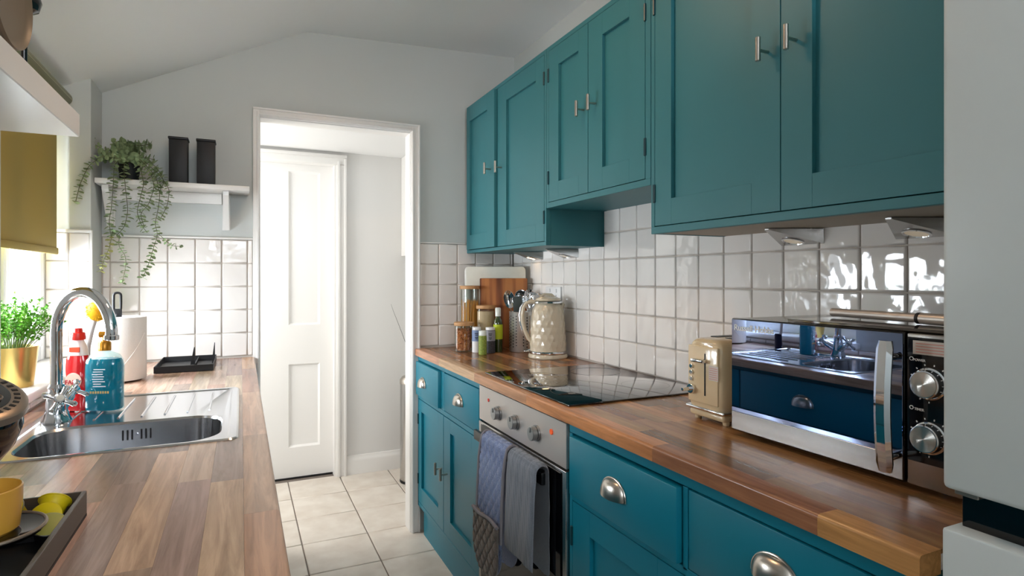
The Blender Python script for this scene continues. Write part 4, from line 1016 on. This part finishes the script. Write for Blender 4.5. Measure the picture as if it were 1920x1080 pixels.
obj('overflow_screw', MB().cyl((-0.228, by1-0.006, 0.87), (-0.228, by1-0.010, 0.87), 0.0035, 14), CHROME, sk)
obj('plug_hole', MB().lathe([(0, 0.7525), (0.02, 0.7525), (0.035, 0.7555), (0.042, 0.7535), (0.042, 0.7522)], (-0.225, 1.54, 0), 32), CHROME, sk)

TX, TY = -0.403, 1.742
tp = thing('mixer_tap', 'chrome swan neck mixer tap with two cross handles by the sink', 'tap', (TX, TY, 0.902))
obj('base', MB().lathe([(0, 0.0), (0.030, 0.0), (0.031, 0.004), (0.027, 0.012), (0.022, 0.03), (0.021, 0.05), (0.018, 0.062), (0.0165, 0.078), (0.0185, 0.083), (0.0145, 0.09), (0, 0.09)], (TX, TY, 0.9015), 36), CHROME, tp)
td = Vector((0.70, -0.714, 0)).normalized(); Rr = 0.096; zt0 = 1.118
pts = [(TX, TY, 0.985), (TX, TY, 1.03), (TX, TY, 1.08)]
for k in range(19):
    a = math.pi*(1-k/18*0.97); c_ = Vector((TX, TY, zt0))+td*Rr
    pts.append(tuple(c_+td*Rr*math.cos(a)+Vector((0, 0, Rr*math.sin(a)))))
pts.append(tuple(Vector(pts[-1])+Vector((0, 0, -0.012))))
obj('spout', MB().tube(pts, 0.0125, 20), CHROME, tp)
e_ = Vector(pts[-1])
obj('aerator', MB().cyl(e_+Vector((0, 0, 0.002)), e_+Vector((0, 0, -0.010)), 0.0155, 24, bev=0.002), CHROME, tp)
WCER = mat('white ceramic button', (235, 235, 225), 0.2)
for sg in (-1, 1):
    dv = Vector((0.26, sg*0.80, 0.50)).normalized(); p0 = Vector((TX, TY, 0.925)); p1 = p0+dv*0.058; p2 = p0+dv*0.078
    v = obj('valve', MB().cyl(p0+dv*0.012, p1, 0.0165, 20, r2=0.0125).cyl(p1, p2, 0.0095, 16), CHROME, tp)
    x = dv.cross(Vector((0, 0, 1))).normalized(); y = dv.cross(x); q = MB()
    for k in range(4):
        a = math.pi/2*k+0.5*sg; s_ = x*math.cos(a)+y*math.sin(a)
        q.tube([p2+s_*0.006, p2+s_*0.020, p2+s_*0.030, p2+s_*0.036], [0.006, 0.0052, 0.0074, 0.0040], 12)
    q.cyl(p2-dv*0.008, p2+dv*0.009, 0.0118, 20, bev=0.002)
    hnd = obj('cross_handle', q, CHROME, tp)
    obj('ceramic_button', MB().cyl(p2+dv*0.009, p2+dv*0.0115, 0.0078, 18, bev=0.001), WCER, hnd)

# ------------------------------------------------------------------ bottles, brush, paper roll, rack near the sink
def oval(prof, c, m_, name, par, sx=1, sy=1, rot=0, seg=32, **k):
    return obj(name, MB().lathe(prof, c, seg, Matrix.Rotation(rot, 4, 'Z'), sx, sy), m_, par, **k)
TLIQ = mat('teal hand wash', (22, 160, 182), 0.1, coat=1)
_n = TLIQ.node_tree; _t = _n.nodes.new('ShaderNodeBsdfTranslucent'); _t.inputs[0].default_value = lin((40, 190, 210)); _m = _n.nodes.new('ShaderNodeMixShader'); _m.inputs[0].default_value = 0.45
_n.links.new(_n.nodes['Principled BSDF'].outputs[0], _m.inputs[1]); _n.links.new(_t.outputs[0], _m.inputs[2]); _n.links.new(_m.outputs[0], _n.nodes['Material Output'].inputs[0]); CLRP = thin_glass('clear bottle plastic', (225, 240, 242))
GOLD = mat('amber pump', (206, 142, 40), 0.25, metal=0.4)
sb = thing('soap_bottle', 'square-shouldered teal hand soap bottle with golden pump top', 'bottle', (-0.322, 1.83, 0.9015))
bxx, byy = -0.322, 1.832; rz = R(-20)
def sq(prof, name, m_, par, e=0.62, seg=40, flatten=0.62):
    b = bmesh.new(); rings = []
    for r, z in prof:
        row = []
        for k in range(seg):
            a = 2*math.pi*k/seg; c_, s_ = math.cos(a), math.sin(a)
            vx = r*math.copysign(abs(c_)**e, c_); vy = r*flatten*math.copysign(abs(s_)**e, s_)
            row.append(b.verts.new((bxx+vx*math.cos(rz)-vy*math.sin(rz), byy+vx*math.sin(rz)+vy*math.cos(rz), z)))
        rings.append(row)
    for p_, q_ in zip(rings, rings[1:]):
        for k in range(seg): b.faces.new((p_[k], p_[(k+1) % seg], q_[(k+1) % seg], q_[k]))
    b.faces.new(rings[0]); b.faces.new(rings[-1]); bmesh.ops.recalc_face_normals(b, faces=b.faces)
    return obj(name, MB().add(b), m_, par, smooth=0.8)
sq([(0.040, 0.9035), (0.043, 0.907), (0.0435, 1.02), (0.041, 1.035), (0.033, 1.048), (0.018, 1.055), (0.013, 1.058)], 'bottle', CLRP, sb)
sq([(0.0385, 0.906), (0.0412, 0.910), (0.0415, 1.018), (0.0395, 1.031), (0.036, 1.038)], 'liquid', TLIQ, sb)
oval([(0, 1.0585), (0.0145, 1.0585), (0.0145, 1.078), (0.012, 1.082), (0.006, 1.083), (0.0055, 1.098), (0, 1.098)], (bxx, byy, 0), GOLD, 'pump', sb)
obj('nozzle', MB().tube([(bxx-0.01, byy-0.002, 1.1), (bxx+0.012, byy-0.008, 1.101), (bxx+0.03, byy-0.014, 1.096)], [0.008, 0.0065, 0.004], 10), GOLD, sb)
nb = Vector((0.0, 0, 0)); fn = Matrix.Rotation(rz, 3, 'Z') @ Vector((0, -1, 0))
LW = mat('white label print', (215, 232, 235), 0.5); LG = mat('gold label print', (206, 180, 110), 0.4)
q = MB(); q2 = MB(); M = facing(fn, Vector((bxx, byy, 0))+fn*0.0278)
rnd = random.Random(2)
for k in range(8):
    w_ = rnd.uniform(0.018, 0.032); o_ = rnd.uniform(-0.003, 0.003); q.box(o_-w_/2, o_+w_/2, 0.968+k*0.0062, 0.9705+k*0.0062, 0, 0.0003, mat=M)
for k in range(9): q2.box(-0.026+k*0.006, -0.022+k*0.006, 0.951, 0.957, 0, 0.0003, mat=M)
obj('label_print', q, LW, sb); obj('label_band', q2, LG, sb)
RED = mat('red washing up liquid', (206, 18, 26), 0.12, coat=1); REDC = mat('red cap', (222, 40, 30), 0.3)
fx_, fyy = -0.385, 1.862
bxx, byy, rz = fx_, fyy, R(-22)
fb = thing('washing_up_bottle', 'red washing up liquid bottle with white neck behind the tap', 'bottle', (fx_, fyy, 0.9015))
sq([(0.026, 0.9035), (0.029, 0.908), (0.030, 0.945), (0.026, 0.975), (0.029, 1.01), (0.027, 1.035), (0.024, 1.046)], 'body', RED, fb, e=0.8, flatten=0.6)
sq([(0.0242, 1.0462), (0.021, 1.068), (0.0155, 1.08), (0.013, 1.086)], 'shoulder', mat('translucent white neck', (236, 226, 222), 0.25), fb, e=0.85, flatten=0.65)
oval([(0, 1.0862), (0.0165, 1.0862), (0.017, 1.092), (0.015, 1.104), (0.010, 1.106), (0.009, 1.116), (0, 1.117)], (fx_, fyy, 0), REDC, 'cap', fb)
fn = Matrix.Rotation(rz, 3, 'Z') @ Vector((0, -1, 0)); M = facing(fn, Vector((fx_, fyy, 0))+fn*0.0188)
ORB = mat('orange red badge', (225, 70, 30), 0.4); CRB = mat('cream badge', (232, 190, 170), 0.4); REDT = mat('crimson lettering', (170, 16, 40), 0.4)
obj('badge', MB().lathe([(0, 0.0012), (0.020, 0.0008), (0.0205, 0)], (0, 0, 0), 28, facing(fn, Vector((fx_, fyy, 0.982))+fn*0.0180)), CRB, fb)
text('lettering', 'FAIRY', 0.0155, facing(fn, Vector((fx_, fyy, 0.978))+fn*0.0196), REDT, fb)
obj('neck_label', MB().box(-0.013, 0.013, 1.055, 1.068, -0.002, 0.0006, 0.0004, mat=facing(fn, Vector((fx_, fyy, 0))+fn*0.0148)), ORB, fb)
# dish brush with yellow head in a dark cup
br = thing('dish_brush', 'dish brush with round yellow head and pale curved handle standing upright', 'brush', (-0.378, 1.98, 0.902))
YEL = mat('yellow bristles', (246, 186, 20), 0.6)
hb_ = Vector((-0.372, 2.02, 1.152))
obj('handle', MB().tube([(-0.392, 2.05, 0.915), (-0.400, 2.04, 0.98), (-0.396, 2.03, 1.05), (-0.385, 2.022, 1.10), (-0.374, 2.02, 1.145)], [0.006, 0.0065, 0.006, 0.0055, 0.007], 12), mat('pale grey plastic', (208, 204, 200), 0.3), br)
obj('brush_head', MB().lathe([(0, -0.030), (0.016, -0.024), (0.026, -0.008), (0.027, 0.006), (0.020, 0.021), (0.008, 0.027), (0, 0.028)], hb_, 28), YEL, br)
q = MB(); rnd = random.Random(3)
for k in range(240):
    d = Vector((rnd.gauss(0, 1), rnd.gauss(0, 1), rnd.gauss(0, 1))).normalized(); q.cyl(hb_+d*0.022, hb_+d*(0.031+rnd.random()*0.002), 0.0006, 4, cap=False)
obj('bristles', q, YEL, br, kind='stuff')
cu = tag(obj('brush_cup', MB().lathe([(0, 0), (0.015, 0), (0.0165, 0.003), (0.0165, 0.07), (0.0152, 0.07), (0.0145, 0.005), (0, 0.004)], (-0.395, 2.052, 0.9015), 28), mat('navy plastic cup', (30, 36, 66), 0.3)), 'narrow navy cup holding the dish brush behind the bottles', 'cup')
# kitchen roll on a holder
PX, PY = -0.378, 2.352
kh = thing('roll_holder', 'black metal kitchen roll stand with looped top', 'holder', (PX, PY, 0.9))
obj('base_plate', MB().lathe([(0, 0), (0.068, 0), (0.069, 0.003), (0.067, 0.006), (0, 0.006)], (PX, PY, 0.9003), 40), mat('dark wood base', (74, 52, 40), 0.4), kh)
obj('post', MB().cyl((PX, PY, 0.906), (PX, PY, 1.125), 0.006, 14), BLACKM, kh)
lp = []
for k in range(24):
    a = 2*math.pi*k/24; lp.append((PX+0.0105*math.cos(a), PY-0.0*math.sin(a), 1.165+math.copysign(0.022, math.sin(a))*(1 if abs(math.sin(a)) > 0.3 else abs(math.sin(a))/0.3)+0.009*math.sin(a)))
obj('loop', MB().tube(lp, 0.004, 10, closed=True).box(PX-0.013, PX+0.013, PY-0.004, PY+0.004, 1.112, 1.142, 0.002, 2), BLACKM, kh)
PAP = mat('white kitchen paper', (244, 240, 236), 0.9, bump=(160, 0.5, 0.001))
rl = thing('kitchen_roll', 'thick white kitchen paper roll on its stand beside the rack', 'paper roll', (PX, PY, 0.907))
obj('paper', MB().lathe([(0.02, 0), (0.0825, 0), (0.0845, 0.003), (0.0845, 0.205), (0.083, 0.208), (0.02, 0.208), (0.02, 0)], (PX, PY, 0.907), 56), PAP, rl)
fl = []
for k in range(15): a = R(-80+k*4.5); z = 0.94+0.12*k/14; fl.append((PX+0.0847*math.cos(a), PY+0.0847*math.sin(a), z))
obj('loose_flap', MB().tube(fl, 0.0012, 6), PAP, rl)
# low black drip rack
rk = thing('draining_rack', 'low black metal tray with two upright prongs by the back tiles', 'rack', (-0.22, 2.6, 0.9))
obj('tray', MB().box(-0.285, -0.093, 2.452, 2.75, 0.902, 0.905).box(-0.285, -0.093, 2.452, 2.455, 0.905, 0.925, 0.0005).box(-0.285, -0.093, 2.747, 2.75, 0.905, 0.925, 0.0005).box(-0.096, -0.093, 2.455, 2.747, 0.905, 0.925, 0.0005).box(-0.285, -0.282, 2.455, 2.747, 0.905, 0.925, 0.0005), BLACKM, rk)
obj('divider', MB().box(-0.160, -0.157, 2.455, 2.747, 0.9052, 0.92, 0.0005), BLACKM, rk)
obj('prong', MB().prism([(-0.172, 0.9205), (-0.156, 0.9205), (-0.157, 0.985), (-0.160, 0.986)], 2.50, 2.503, 'y'), BLACKM, rk)
obj('prong', MB().prism([(-0.104, 0.9255), (-0.0935, 0.9255), (-0.094, 0.988), (-0.096, 0.989)], 2.62, 2.623, 'y').box(-0.104, -0.0965, 2.62, 2.623, 0.9055, 0.926), BLACKM, rk)
for a, b in ((-0.27, 2.47), (-0.11, 2.47), (-0.27, 2.73), (-0.11, 2.73)): obj('foot', MB().cyl((a, b, 0.9003), (a, b, 0.902), 0.006, 10), BLACKPL, rk)

# ------------------------------------------------------------------ potted plant on the sill
pp = thing('potted_plant', 'bushy bright green herb in a gold pot on the window sill', 'plant', (-0.558, 1.99, SZ))
px, py = -0.558, 1.99
GP = mat('gold pot', (214, 184, 110), 0.28, metal=0.85)
obj('pot', MB().lathe([(0, 0.0), (0.046, 0.0), (0.047, 0.003), (0.058, 0.105), (0.059, 0.108), (0.0565, 0.108), (0.050, 0.04), (0, 0.04)], (px, py, SZ+0.0003), 44), GP, pp)
obj('soil', MB().lathe([(0, 0.096), (0.0545, 0.095)], (px, py, SZ), 24), mat('dark soil', (40, 30, 22), 0.9), pp)
LEAFG = mat('bright herb leaf', (112, 176, 46), 0.45, var=(40, (70, 140, 30))); STEMG = mat('green stem', (96, 120, 50), 0.5)
rnd = random.Random(12); q = MB(); s_ = MB()
def leaf(bm, p, d, n, L_, W_):
    d = d.normalized(); n = (n-d*n.dot(d)).normalized(); x = d.cross(n)
    P = [p, p+d*L_*0.35+x*W_*0.5+n*L_*0.05, p+d*L_*0.75+x*W_*0.4, p+d*L_-n*L_*0.06, p+d*L_*0.75-x*W_*0.4, p+d*L_*0.35-x*W_*0.5+n*L_*0.05]
    v = [bm.verts.new(a) for a in P]; c = bm.verts.new(p+d*L_*0.5-n*L_*0.06)
    for k in range(6): bm.faces.new((v[k], v[(k+1) % 6], c))
for k in range(120):
    a = rnd.uniform(0, 6.283); rr = 0.115*rnd.random()**0.5; h = 0.04+0.105*math.sqrt(max(0.0, 1-(rr/0.125)**2))*rnd.uniform(0.55, 1.1)
    b0 = Vector((px+0.3*rr*math.cos(a), py+0.3*rr*math.sin(a), SZ+0.095)); tip = Vector((px+rr*math.cos(a)*(0.55 if math.cos(a) < 0 else 1), py+rr*math.sin(a)*1.05, SZ+0.09+h))
    mid = b0.lerp(tip, 0.5)+Vector((0, 0, 0.012))
    s_.tube([b0, mid, tip], 0.0007, 4, cap=False)
    for i in range(22):
        f = rnd.uniform(0.3, 1.05); c = (b0.lerp(mid, min(1, f*2)) if f < 0.5 else mid.lerp(tip, f*2-1))
        d = Vector((rnd.gauss(0, 1), rnd.gauss(0, 1), rnd.gauss(0.4, 0.8)))
        leaf(q.bm, c, d, Vector((rnd.gauss(0, .4), rnd.gauss(0, .4), 1)), rnd.uniform(0.007, 0.012), rnd.uniform(0.005, 0.008))
obj('stems', s_, STEMG, pp, kind='stuff'); obj('leaves', q, LEAFG, pp, kind='stuff', smooth=None)

# ------------------------------------------------------------------ wall shelf, canisters, trailing plant
sh = thing('wall_shelf', 'white painted wall shelf on brackets between window and doorway', 'shelf', (-0.24, 2.76, 1.45))
obj('shelf_board', MB().box(-0.503, 0.032, 2.672, 2.818, 1.606, 1.626, 0.002, 2), GLOSSW, sh)
for x in (-0.485, -0.068):
    obj('bracket', MB().prism([(2.812, 1.605), (2.70, 1.605), (2.70, 1.588), (2.792, 1.47), (2.812, 1.452)], x, x+0.022, 'x').box(x-0.004, x+0.026, 2.812, 2.8195, 1.45, 1.605, 0.001), GLOSSW, sh)
obj('cleat', MB().box(-0.458, -0.074, 2.806, 2.8195, 1.56, 1.6055, 0.001), GLOSSW, sh)
for (x, lb) in ((-0.229, 'tall black square canister beside the trailing plant'), (-0.130, 'tall black square canister nearer the doorway')):
    t = thing('canister', lb, 'canister', (x, 2.735, 1.626), group='black canisters on the wall shelf')
    obj('body', MB().box(x-0.033, x+0.033, 2.702, 2.768, 1.6263, 1.803, 0.003, 2), BLACKM, t)
    obj('lid', MB().box(x-0.036, x+0.036, 2.699, 2.771, 1.8032, 1.813, 0.003, 2), BLACKM, t)
FX, HZ = 1100., 519.
th_ = R(24.8); s24, c24 = math.sin(th_), math.cos(th_)
def at(u, v, Y):
    a = (u-960)/FX; b = (HZ-v)/FX; t = Y/(c24-a*s24); return Vector(((s24+a*c24)*t, Y, 1.25+b*t))
tp_ = thing('trailing_plant', 'trailing eucalyptus in a black pot hanging off the wall shelf', 'plant', (-0.40, 2.735, 1.626))
obj('pot', MB().lathe([(0, 0), (0.030, 0), (0.032, 0.002), (0.039, 0.078), (0.0405, 0.08), (0.038, 0.08), (0.034, 0.05), (0, 0.05)], (-0.40, 2.735, 1.6263), 32), BLACKM, tp_)
EU = mat('grey green eucalyptus leaf', (156, 172, 130), 0.55, var=(30, (118, 140, 98))); EU2 = mat('backlit yellow green leaf', (186, 182, 120), 0.55, var=(40, (140, 150, 96)))  # second leaf colour carries the yellow of backlight on a trailing tip
EST = mat('eucalyptus stem', (92, 96, 60), 0.6)
strands = [
    ([(228, 296), (200, 285), (180, 272), (172, 266)], 2.70, EU, 0.011),
    ([(225, 298), (190, 292), (165, 312), (150, 345), (142, 377)], 2.60, EU, 0.011),
    ([(228, 292), (214, 310), (212, 350), (209, 390), (204, 415), (208, 445), (212, 432)], 2.64, EU, 0.012),
    ([(212, 430), (206, 462), (196, 485), (188, 508)], 2.63, EU2, 0.010),
    ([(235, 290), (232, 320), (236, 360), (240, 395), (234, 425), (220, 440)], 2.65, EU, 0.012),
    ([(224, 440), (222, 462), (236, 480), (236, 500), (229, 530)], 2.64, EU, 0.010),
    ([(250, 296), (285, 305), (302, 325), (308, 345), (300, 356)], 2.65, EU, 0.013),
    ([(258, 300), (282, 322), (290, 350), (278, 385), (262, 400), (270, 425)], 2.64, EU, 0.012),
    ([(262, 298), (292, 330), (300, 365), (296, 395), (290, 420), (296, 440), (286, 470), (280, 492), (268, 520)], 2.62, EU, 0.011),
    ([(296, 438), (310, 450), (322, 462), (340, 462)], 2.61, EU, 0.010),
    ([(270, 302), (300, 328), (318, 355), (314, 385), (302, 408)], 2.63, EU, 0.010),
    ([(262, 310), (270, 345), (262, 375), (256, 398), (266, 425), (276, 436)], 2.65, EU, 0.011),
    ([(236, 290), (222, 272), (214, 264)], 2.72, EU, 0.014),
    ([(236, 292), (205, 298), (190, 286)], 2.68, EU, 0.013),
    ([(246, 292), (240, 276), (226, 268)], 2.70, EU, 0.014),
    ([(252, 296), (268, 294), (290, 300)], 2.69, EU, 0.013),
    ([(226, 296), (214, 284), (204, 294)], 2.66, EU, 0.014)]
for _k in range(16):
    _r = random.Random(50+_k); u0, v0_ = 232+_r.uniform(-10, 14), 292
    strands.append(([(u0, v0_), (u0+_r.uniform(-34, 34), v0_-_r.uniform(2, 26)), (u0+_r.uniform(-52, 52), v0_+_r.uniform(-22, 14))], 2.68+_r.uniform(-0.03, 0.05), EU, 0.014))
rnd = random.Random(21)
base_ = Vector((-0.40, 2.735, 1.70))
for pts2, Y, m_, ls in strands:
    P = [at(u, v, Y+0.01*math.sin(i)) for i, (u, v) in enumerate(pts2)]
    if abs(pts2[0][0]-245) < 30 and pts2[0][1] < 320: P = [base_, base_.lerp(P[0], 0.5)+Vector((0, 0, 0.018))]+P
    # resample
    Q = []
    for a, b in zip(P, P[1:]):
        n = max(2, int((b-a).length/0.006))
        for k in range(n): Q.append(a.lerp(b, k/n))
    Q.append(P[-1])
    for _ in range(6): Q = [Q[0]]+[(Q[i-1]+Q[i]*2+Q[i+1])/4 for i in range(1, len(Q)-1)]+[Q[-1]]
    st = obj('trailing_stem', MB().tube(Q[::2]+[Q[-1]], 0.0011, 5), EST, tp_)
    lm = MB(); acc = 0; side = 0
    for i in range(3, len(Q)):
        acc += (Q[i]-Q[i-1]).length
        if acc > ls*0.72:
            acc = 0; side += 1; t_ = (Q[i]-Q[i-1]).normalized()
            ph = side*1.3+rnd.uniform(-.4, .4)
            x = t_.cross(Vector((0.2, 1, 0.3))).normalized(); y = t_.cross(x)
            for sg in (1, -1):
                o_ = (x*math.cos(ph)+y*math.sin(ph))*sg
                c = Q[i]; d = o_+t_*0.25+Vector((rnd.gauss(0, .15), rnd.gauss(0, .15), rnd.gauss(0, .15)))
                leaf(lm.bm, c, d, t_*-1+Vector((0, -0.5, 0.3)), ls*rnd.uniform(1.5, 2.2), ls*rnd.uniform(1.35, 2.0))
    if len(lm.bm.verts): obj('leaves', lm, m_, st, kind='stuff', smooth=None)

# ------------------------------------------------------------------ things on the thick shelf
TAU = mat('taupe enamel', (122, 108, 88), 0.4, var=(5, (108, 92, 74)))
b = MB().lathe([(0, 0), (0.82, 0.0), (0.95, 0.003), (1.0, 0.009), (0.985, 0.0125), (0.94, 0.009), (0.82, 0.006), (0, 0.006)], (0, 0, 0), 56, facing((1, 0, 0), (-0.366, 1.262, 1.7305)) @ Matrix.Diagonal((0.098, 0.0905, 1.3, 1)))
tag(obj('serving_dish', b, TAU), 'taupe oval dish standing on edge on the thick white shelf', 'dish')
tag(obj('pepper_mill', MB().lathe([(0, 0), (0.024, 0), (0.025, 0.006), (0.006, 0.012), (0.005, 0.15), (0.012, 0.166), (0.025, 0.174), (0.0305, 0.192), (0.025, 0.214), (0.01, 0.224), (0, 0.225)], (-0.415, 1.555, 1.6393), 32), BLACKGL), 'black pepper mill with ball top behind the taupe dish', 'pepper mill')

# ------------------------------------------------------------------ coffee machine, mug and capsule tray (near left corner)
cm = thing('coffee_machine', 'rounded black capsule coffee machine at the near left corner', 'coffee machine', (-0.42, 0.90, 0.9))
GUN = mat('grey bronze trim', (150, 136, 122), 0.3, metal=0.7)
obj('base', MB().lathe([(0, 0), (0.07, 0), (0.074, 0.006), (0.07, 0.022), (0.05, 0.03), (0, 0.03)], (-0.432, 0.91, 0.9005), 36, None, 0.85, 1.1), BLACKGL, cm)
obj('column', MB().tube([(-0.435, 0.91, 0.925), (-0.445, 0.915, 0.98), (-0.43, 0.925, 1.04), (-0.39, 0.935, 1.08)], [0.045, 0.036, 0.04, 0.045], 24, flat=0.9), BLACKGL, cm)
HC = Vector((-0.330, 0.955, 1.066))
prof = [(0, -0.082), (0.02, -0.08), (0.042, -0.068), (0.06, -0.045), (0.071, -0.012), (0.072, 0.012), (0.067, 0.03)]
Mh = Matrix.Translation(HC) @ Matrix.Rotation(R(20), 4, 'Y') @ Matrix.Rotation(R(14), 4, 'X')
obj('head', MB().lathe(prof+[(0, 0.03)], (0, 0, 0), 48, Mh), BLACKGL, cm)
obj('trim_ring', MB().lathe([(0.0675, 0.0302), (0.071, 0.033), (0.069, 0.041), (0.062, 0.045), (0.05, 0.0445), (0.05, 0.0302)], (0, 0, 0), 48, Mh), GUN, cm)
obj('touch_panel', MB().lathe([(0.0498, 0.0302), (0.0498, 0.045), (0.03, 0.0485), (0, 0.05)], (0, 0, 0), 40, Mh), BLACKGL, cm)
q = MB()
for k in range(14):
    a = R(-70+k*11)
    q.box(0.053, 0.0595, -0.0022, 0.0022, 0.0440, 0.0455, mat=Mh @ Matrix.Rotation(a, 4, 'Z'))
obj('level_marks', q, BLACKM, cm)
obj('panel_icon', MB().tube([Mh @ Vector((0.034+0.008*math.cos(a*math.pi/8), 0.008*math.sin(a*math.pi/8), 0.049)) for a in range(16)], 0.0012, 6, closed=True), GUN, cm)
obj('drip_tray', MB().lathe([(0, 0.0), (0.045, 0.0), (0.056, 0.004), (0.058, 0.009), (0.056, 0.010), (0.052, 0.008), (0, 0.007)], (-0.276, 0.892, 0.9385), 48), BLACKGL, cm)
obj('drip_rim', MB().tube([(-0.276+0.058*math.cos(a*math.pi/24), 0.892+0.058*math.sin(a*math.pi/24), 0.9485) for a in range(48)], 0.0022, 8, closed=True), GUN, cm)
obj('tray_arm', MB().box(-0.42, -0.325, 0.875, 0.92, 0.9375, 0.945, 0.002, 2), BLACKGL, cm)
MUGY = mat('yellow ochre glaze', (214, 160, 62), 0.3, coat=0.4)
mg = thing('mug', 'yellow ochre mug on the drip tray of the coffee machine', 'mug', (-0.281, 0.892, 0.946))
obj('cup', MB().lathe([(0, 0), (0.034, 0), (0.038, 0.004), (0.0405, 0.03), (0.0412, 0.052), (0.0395, 0.053), (0.038, 0.03), (0.035, 0.006), (0, 0.005)], (-0.281, 0.892, 0.9462), 44), MUGY, mg)
obj('handle', MB().tube([(-0.310, 0.874, 0.991), (-0.327, 0.864, 0.989), (-0.333, 0.860, 0.975), (-0.325, 0.865, 0.962), (-0.309, 0.875, 0.958)], 0.004, 10), MUGY, mg)
TRY = mat('dark bronze tray', (88, 78, 70), 0.4, metal=0.3); TRI = mat('tray inside black', (18, 18, 20), 0.5)
tx0_, tx1_, ty0_, ty1_ = -0.352, -0.205, 0.74, 1.042
tr_ = thing('capsule_tray', 'dark bronze tray with divider holding coffee capsules', 'tray', (-0.28, 0.89, 0.9))
obj('tray_base', MB().box(tx0_, tx1_, ty0_, ty1_, 0.9003, 0.904), TRI, tr_)
for (a, b, c_, d_) in ((tx0_, tx0_+0.004, ty0_, ty1_), (tx1_-0.006, tx1_, ty0_, ty1_), (tx0_+0.004, tx1_-0.006, ty1_-0.004, ty1_), (tx0_+0.004, tx1_-0.006, ty0_, ty0_+0.004)):
    obj('tray_side', MB().box(a, b, c_, d_, 0.9042, 0.937, 0.0008), TRY, tr_)
obj('tray_divider', MB().box(tx0_+0.0045, tx1_-0.0065, 0.958, 0.961, 0.9042, 0.930), TRI, tr_)
YCAP = mat('yellow capsule foil', (222, 196, 20), 0.4); NAVY = mat('navy capsule body', (34, 38, 62), 0.4); OLC = mat('olive capsule foil', (170, 166, 84), 0.4)
def capsule(label, loc, rot, foil, bodym, rimm):
    t = thing('coffee_capsule', label, 'capsule', loc, group='coffee capsules in the tray'); t.rotation_euler = rot
    b = obj('capsule_body', MB().lathe([(0, -0.027), (0.010, -0.026), (0.0135, -0.022), (0.0165, -0.004), (0.0185, 0), (0.0185, 0.001)], (0, 0, 0), 28), bodym, None, local=True)
    f = obj('foil_lid', MB().lathe([(0.0185, 0.0012), (0.019, 0.002), (0.0175, 0.003), (0, 0.0034)], (0, 0, 0), 28), foil, None, local=True)
    r_ = obj('rim', MB().tube([(0.0190*math.cos(a*math.pi/14), 0.0190*math.sin(a*math.pi/14), 0.001) for a in range(28)], 0.0009, 6, closed=True), rimm, None, local=True)
    for o_ in (b, f, r_): o_.parent = t
capsule('yellow coffee capsule tipped up at the far right of the tray', (-0.235, 1.008, 0.937), (R(-50), R(10), 0), YCAP, YCAP, YCAP)
capsule('largest looking yellow capsule with navy side, facing front in the tray', (-0.238, 0.976, 0.927), (R(62), R(14), R(-15)), YCAP, NAVY, YCAP)
capsule('yellow capsule half hidden behind the mug', (-0.285, 1.002, 0.934), (R(40), R(-12), R(-15)), YCAP, YCAP, NICKEL)
capsule('olive capsule with chrome rim lying flat next to the mug', (-0.2255, 0.940, 0.929), (R(25), R(10), 0), OLC, TRI, CHROME)

# ------------------------------------------------------------------ back room: bin, dried twig, cupboard
bn = thing('pedal_bin', 'slim stainless steel pedal bin in the back room behind the doorway', 'bin', (0.965, 3.52, 0))
obj('barrel', MB().lathe([(0, 0.012), (0.083, 0.012), (0.085, 0.02), (0.085, 0.60), (0, 0.60)], (0.965, 3.52, 0), 40), STEEL, bn)
obj('foot_ring', MB().lathe([(0, 0), (0.086, 0), (0.088, 0.006), (0.087, 0.0118), (0, 0.0118)], (0.965, 3.52, 0), 40), BLACKPL, bn)
obj('lid', MB().lathe([(0, 0.6003), (0.087, 0.6003), (0.087, 0.622), (0.075, 0.640), (0.04, 0.650), (0, 0.652)], (0.965, 3.52, 0), 40), NICKEL, bn)
obj('pedal', MB().box(0.885, 0.915, 3.385, 3.433, 0.004, 0.016, 0.004, 2).cyl((0.90, 3.43, 0.01), (0.905, 3.46, 0.01), 0.004, 8), BLACKPL, bn)
vz = thing('twig_vase', 'dark bare twig leaning out from behind the doorway edge', 'twig', (1.13, 3.69, 0))
obj('vase', MB().lathe([(0, 0), (0.05, 0), (0.06, 0.1), (0.05, 0.3), (0.035, 0.42), (0.038, 0.45), (0.034, 0.45), (0.03, 0.4), (0, 0.38)], (1.13, 3.69, 0.0003), 32), BLACKM, vz)
obj('twig', MB().tube([(1.13, 3.69, 0.39), (1.03, 3.60, 0.52), (0.97, 3.56, 0.70), (0.911, 3.52, 0.85), (0.865, 3.5, 0.96), (0.835, 3.5, 1.035), (0.818, 3.5, 1.085)], [0.002, 0.0018, 0.0016, 0.0014, 0.0012, 0.001, 0.0006], 6), mat('dark twig', (60, 54, 50), 0.7), vz)
cb = thing('wall_cupboard', 'white boxed cupboard high up in the back room at right', 'cupboard', (1.1, 3.68, 1.38))
obj('box', MB().box(0.955, 1.2485, 3.6, 3.7985, 1.385, 2.028, 0.002), GLOSSW, cb)
obj('cupboard_door', MB().box(0.965, 1.24, 3.585, 3.5995, 1.4, 2.02, 0.002), GLOSSW, cb)

# ceiling lamp over the near end of the room
cl = thing('ceiling_lamp', 'round white flush ceiling lamp above the middle of the room', 'lamp', (0.30, 1.55, 2.30))
obj('lamp_plate', MB().lathe([(0, 0), (0.12, 0), (0.12, 0.02), (0, 0.02)], (0.36, 1.55, 2.349), 40), GLOSSW, cl)
obj('lamp_glass', MB().lathe([(0, -0.05), (0.08, -0.042), (0.115, -0.02), (0.12, 0.0), (0, 0.0)], (0.36, 1.55, 2.348), 40), mat('lit opal glass', (255, 245, 230), 0.4, emis=(255, 206, 160), es=24), cl)
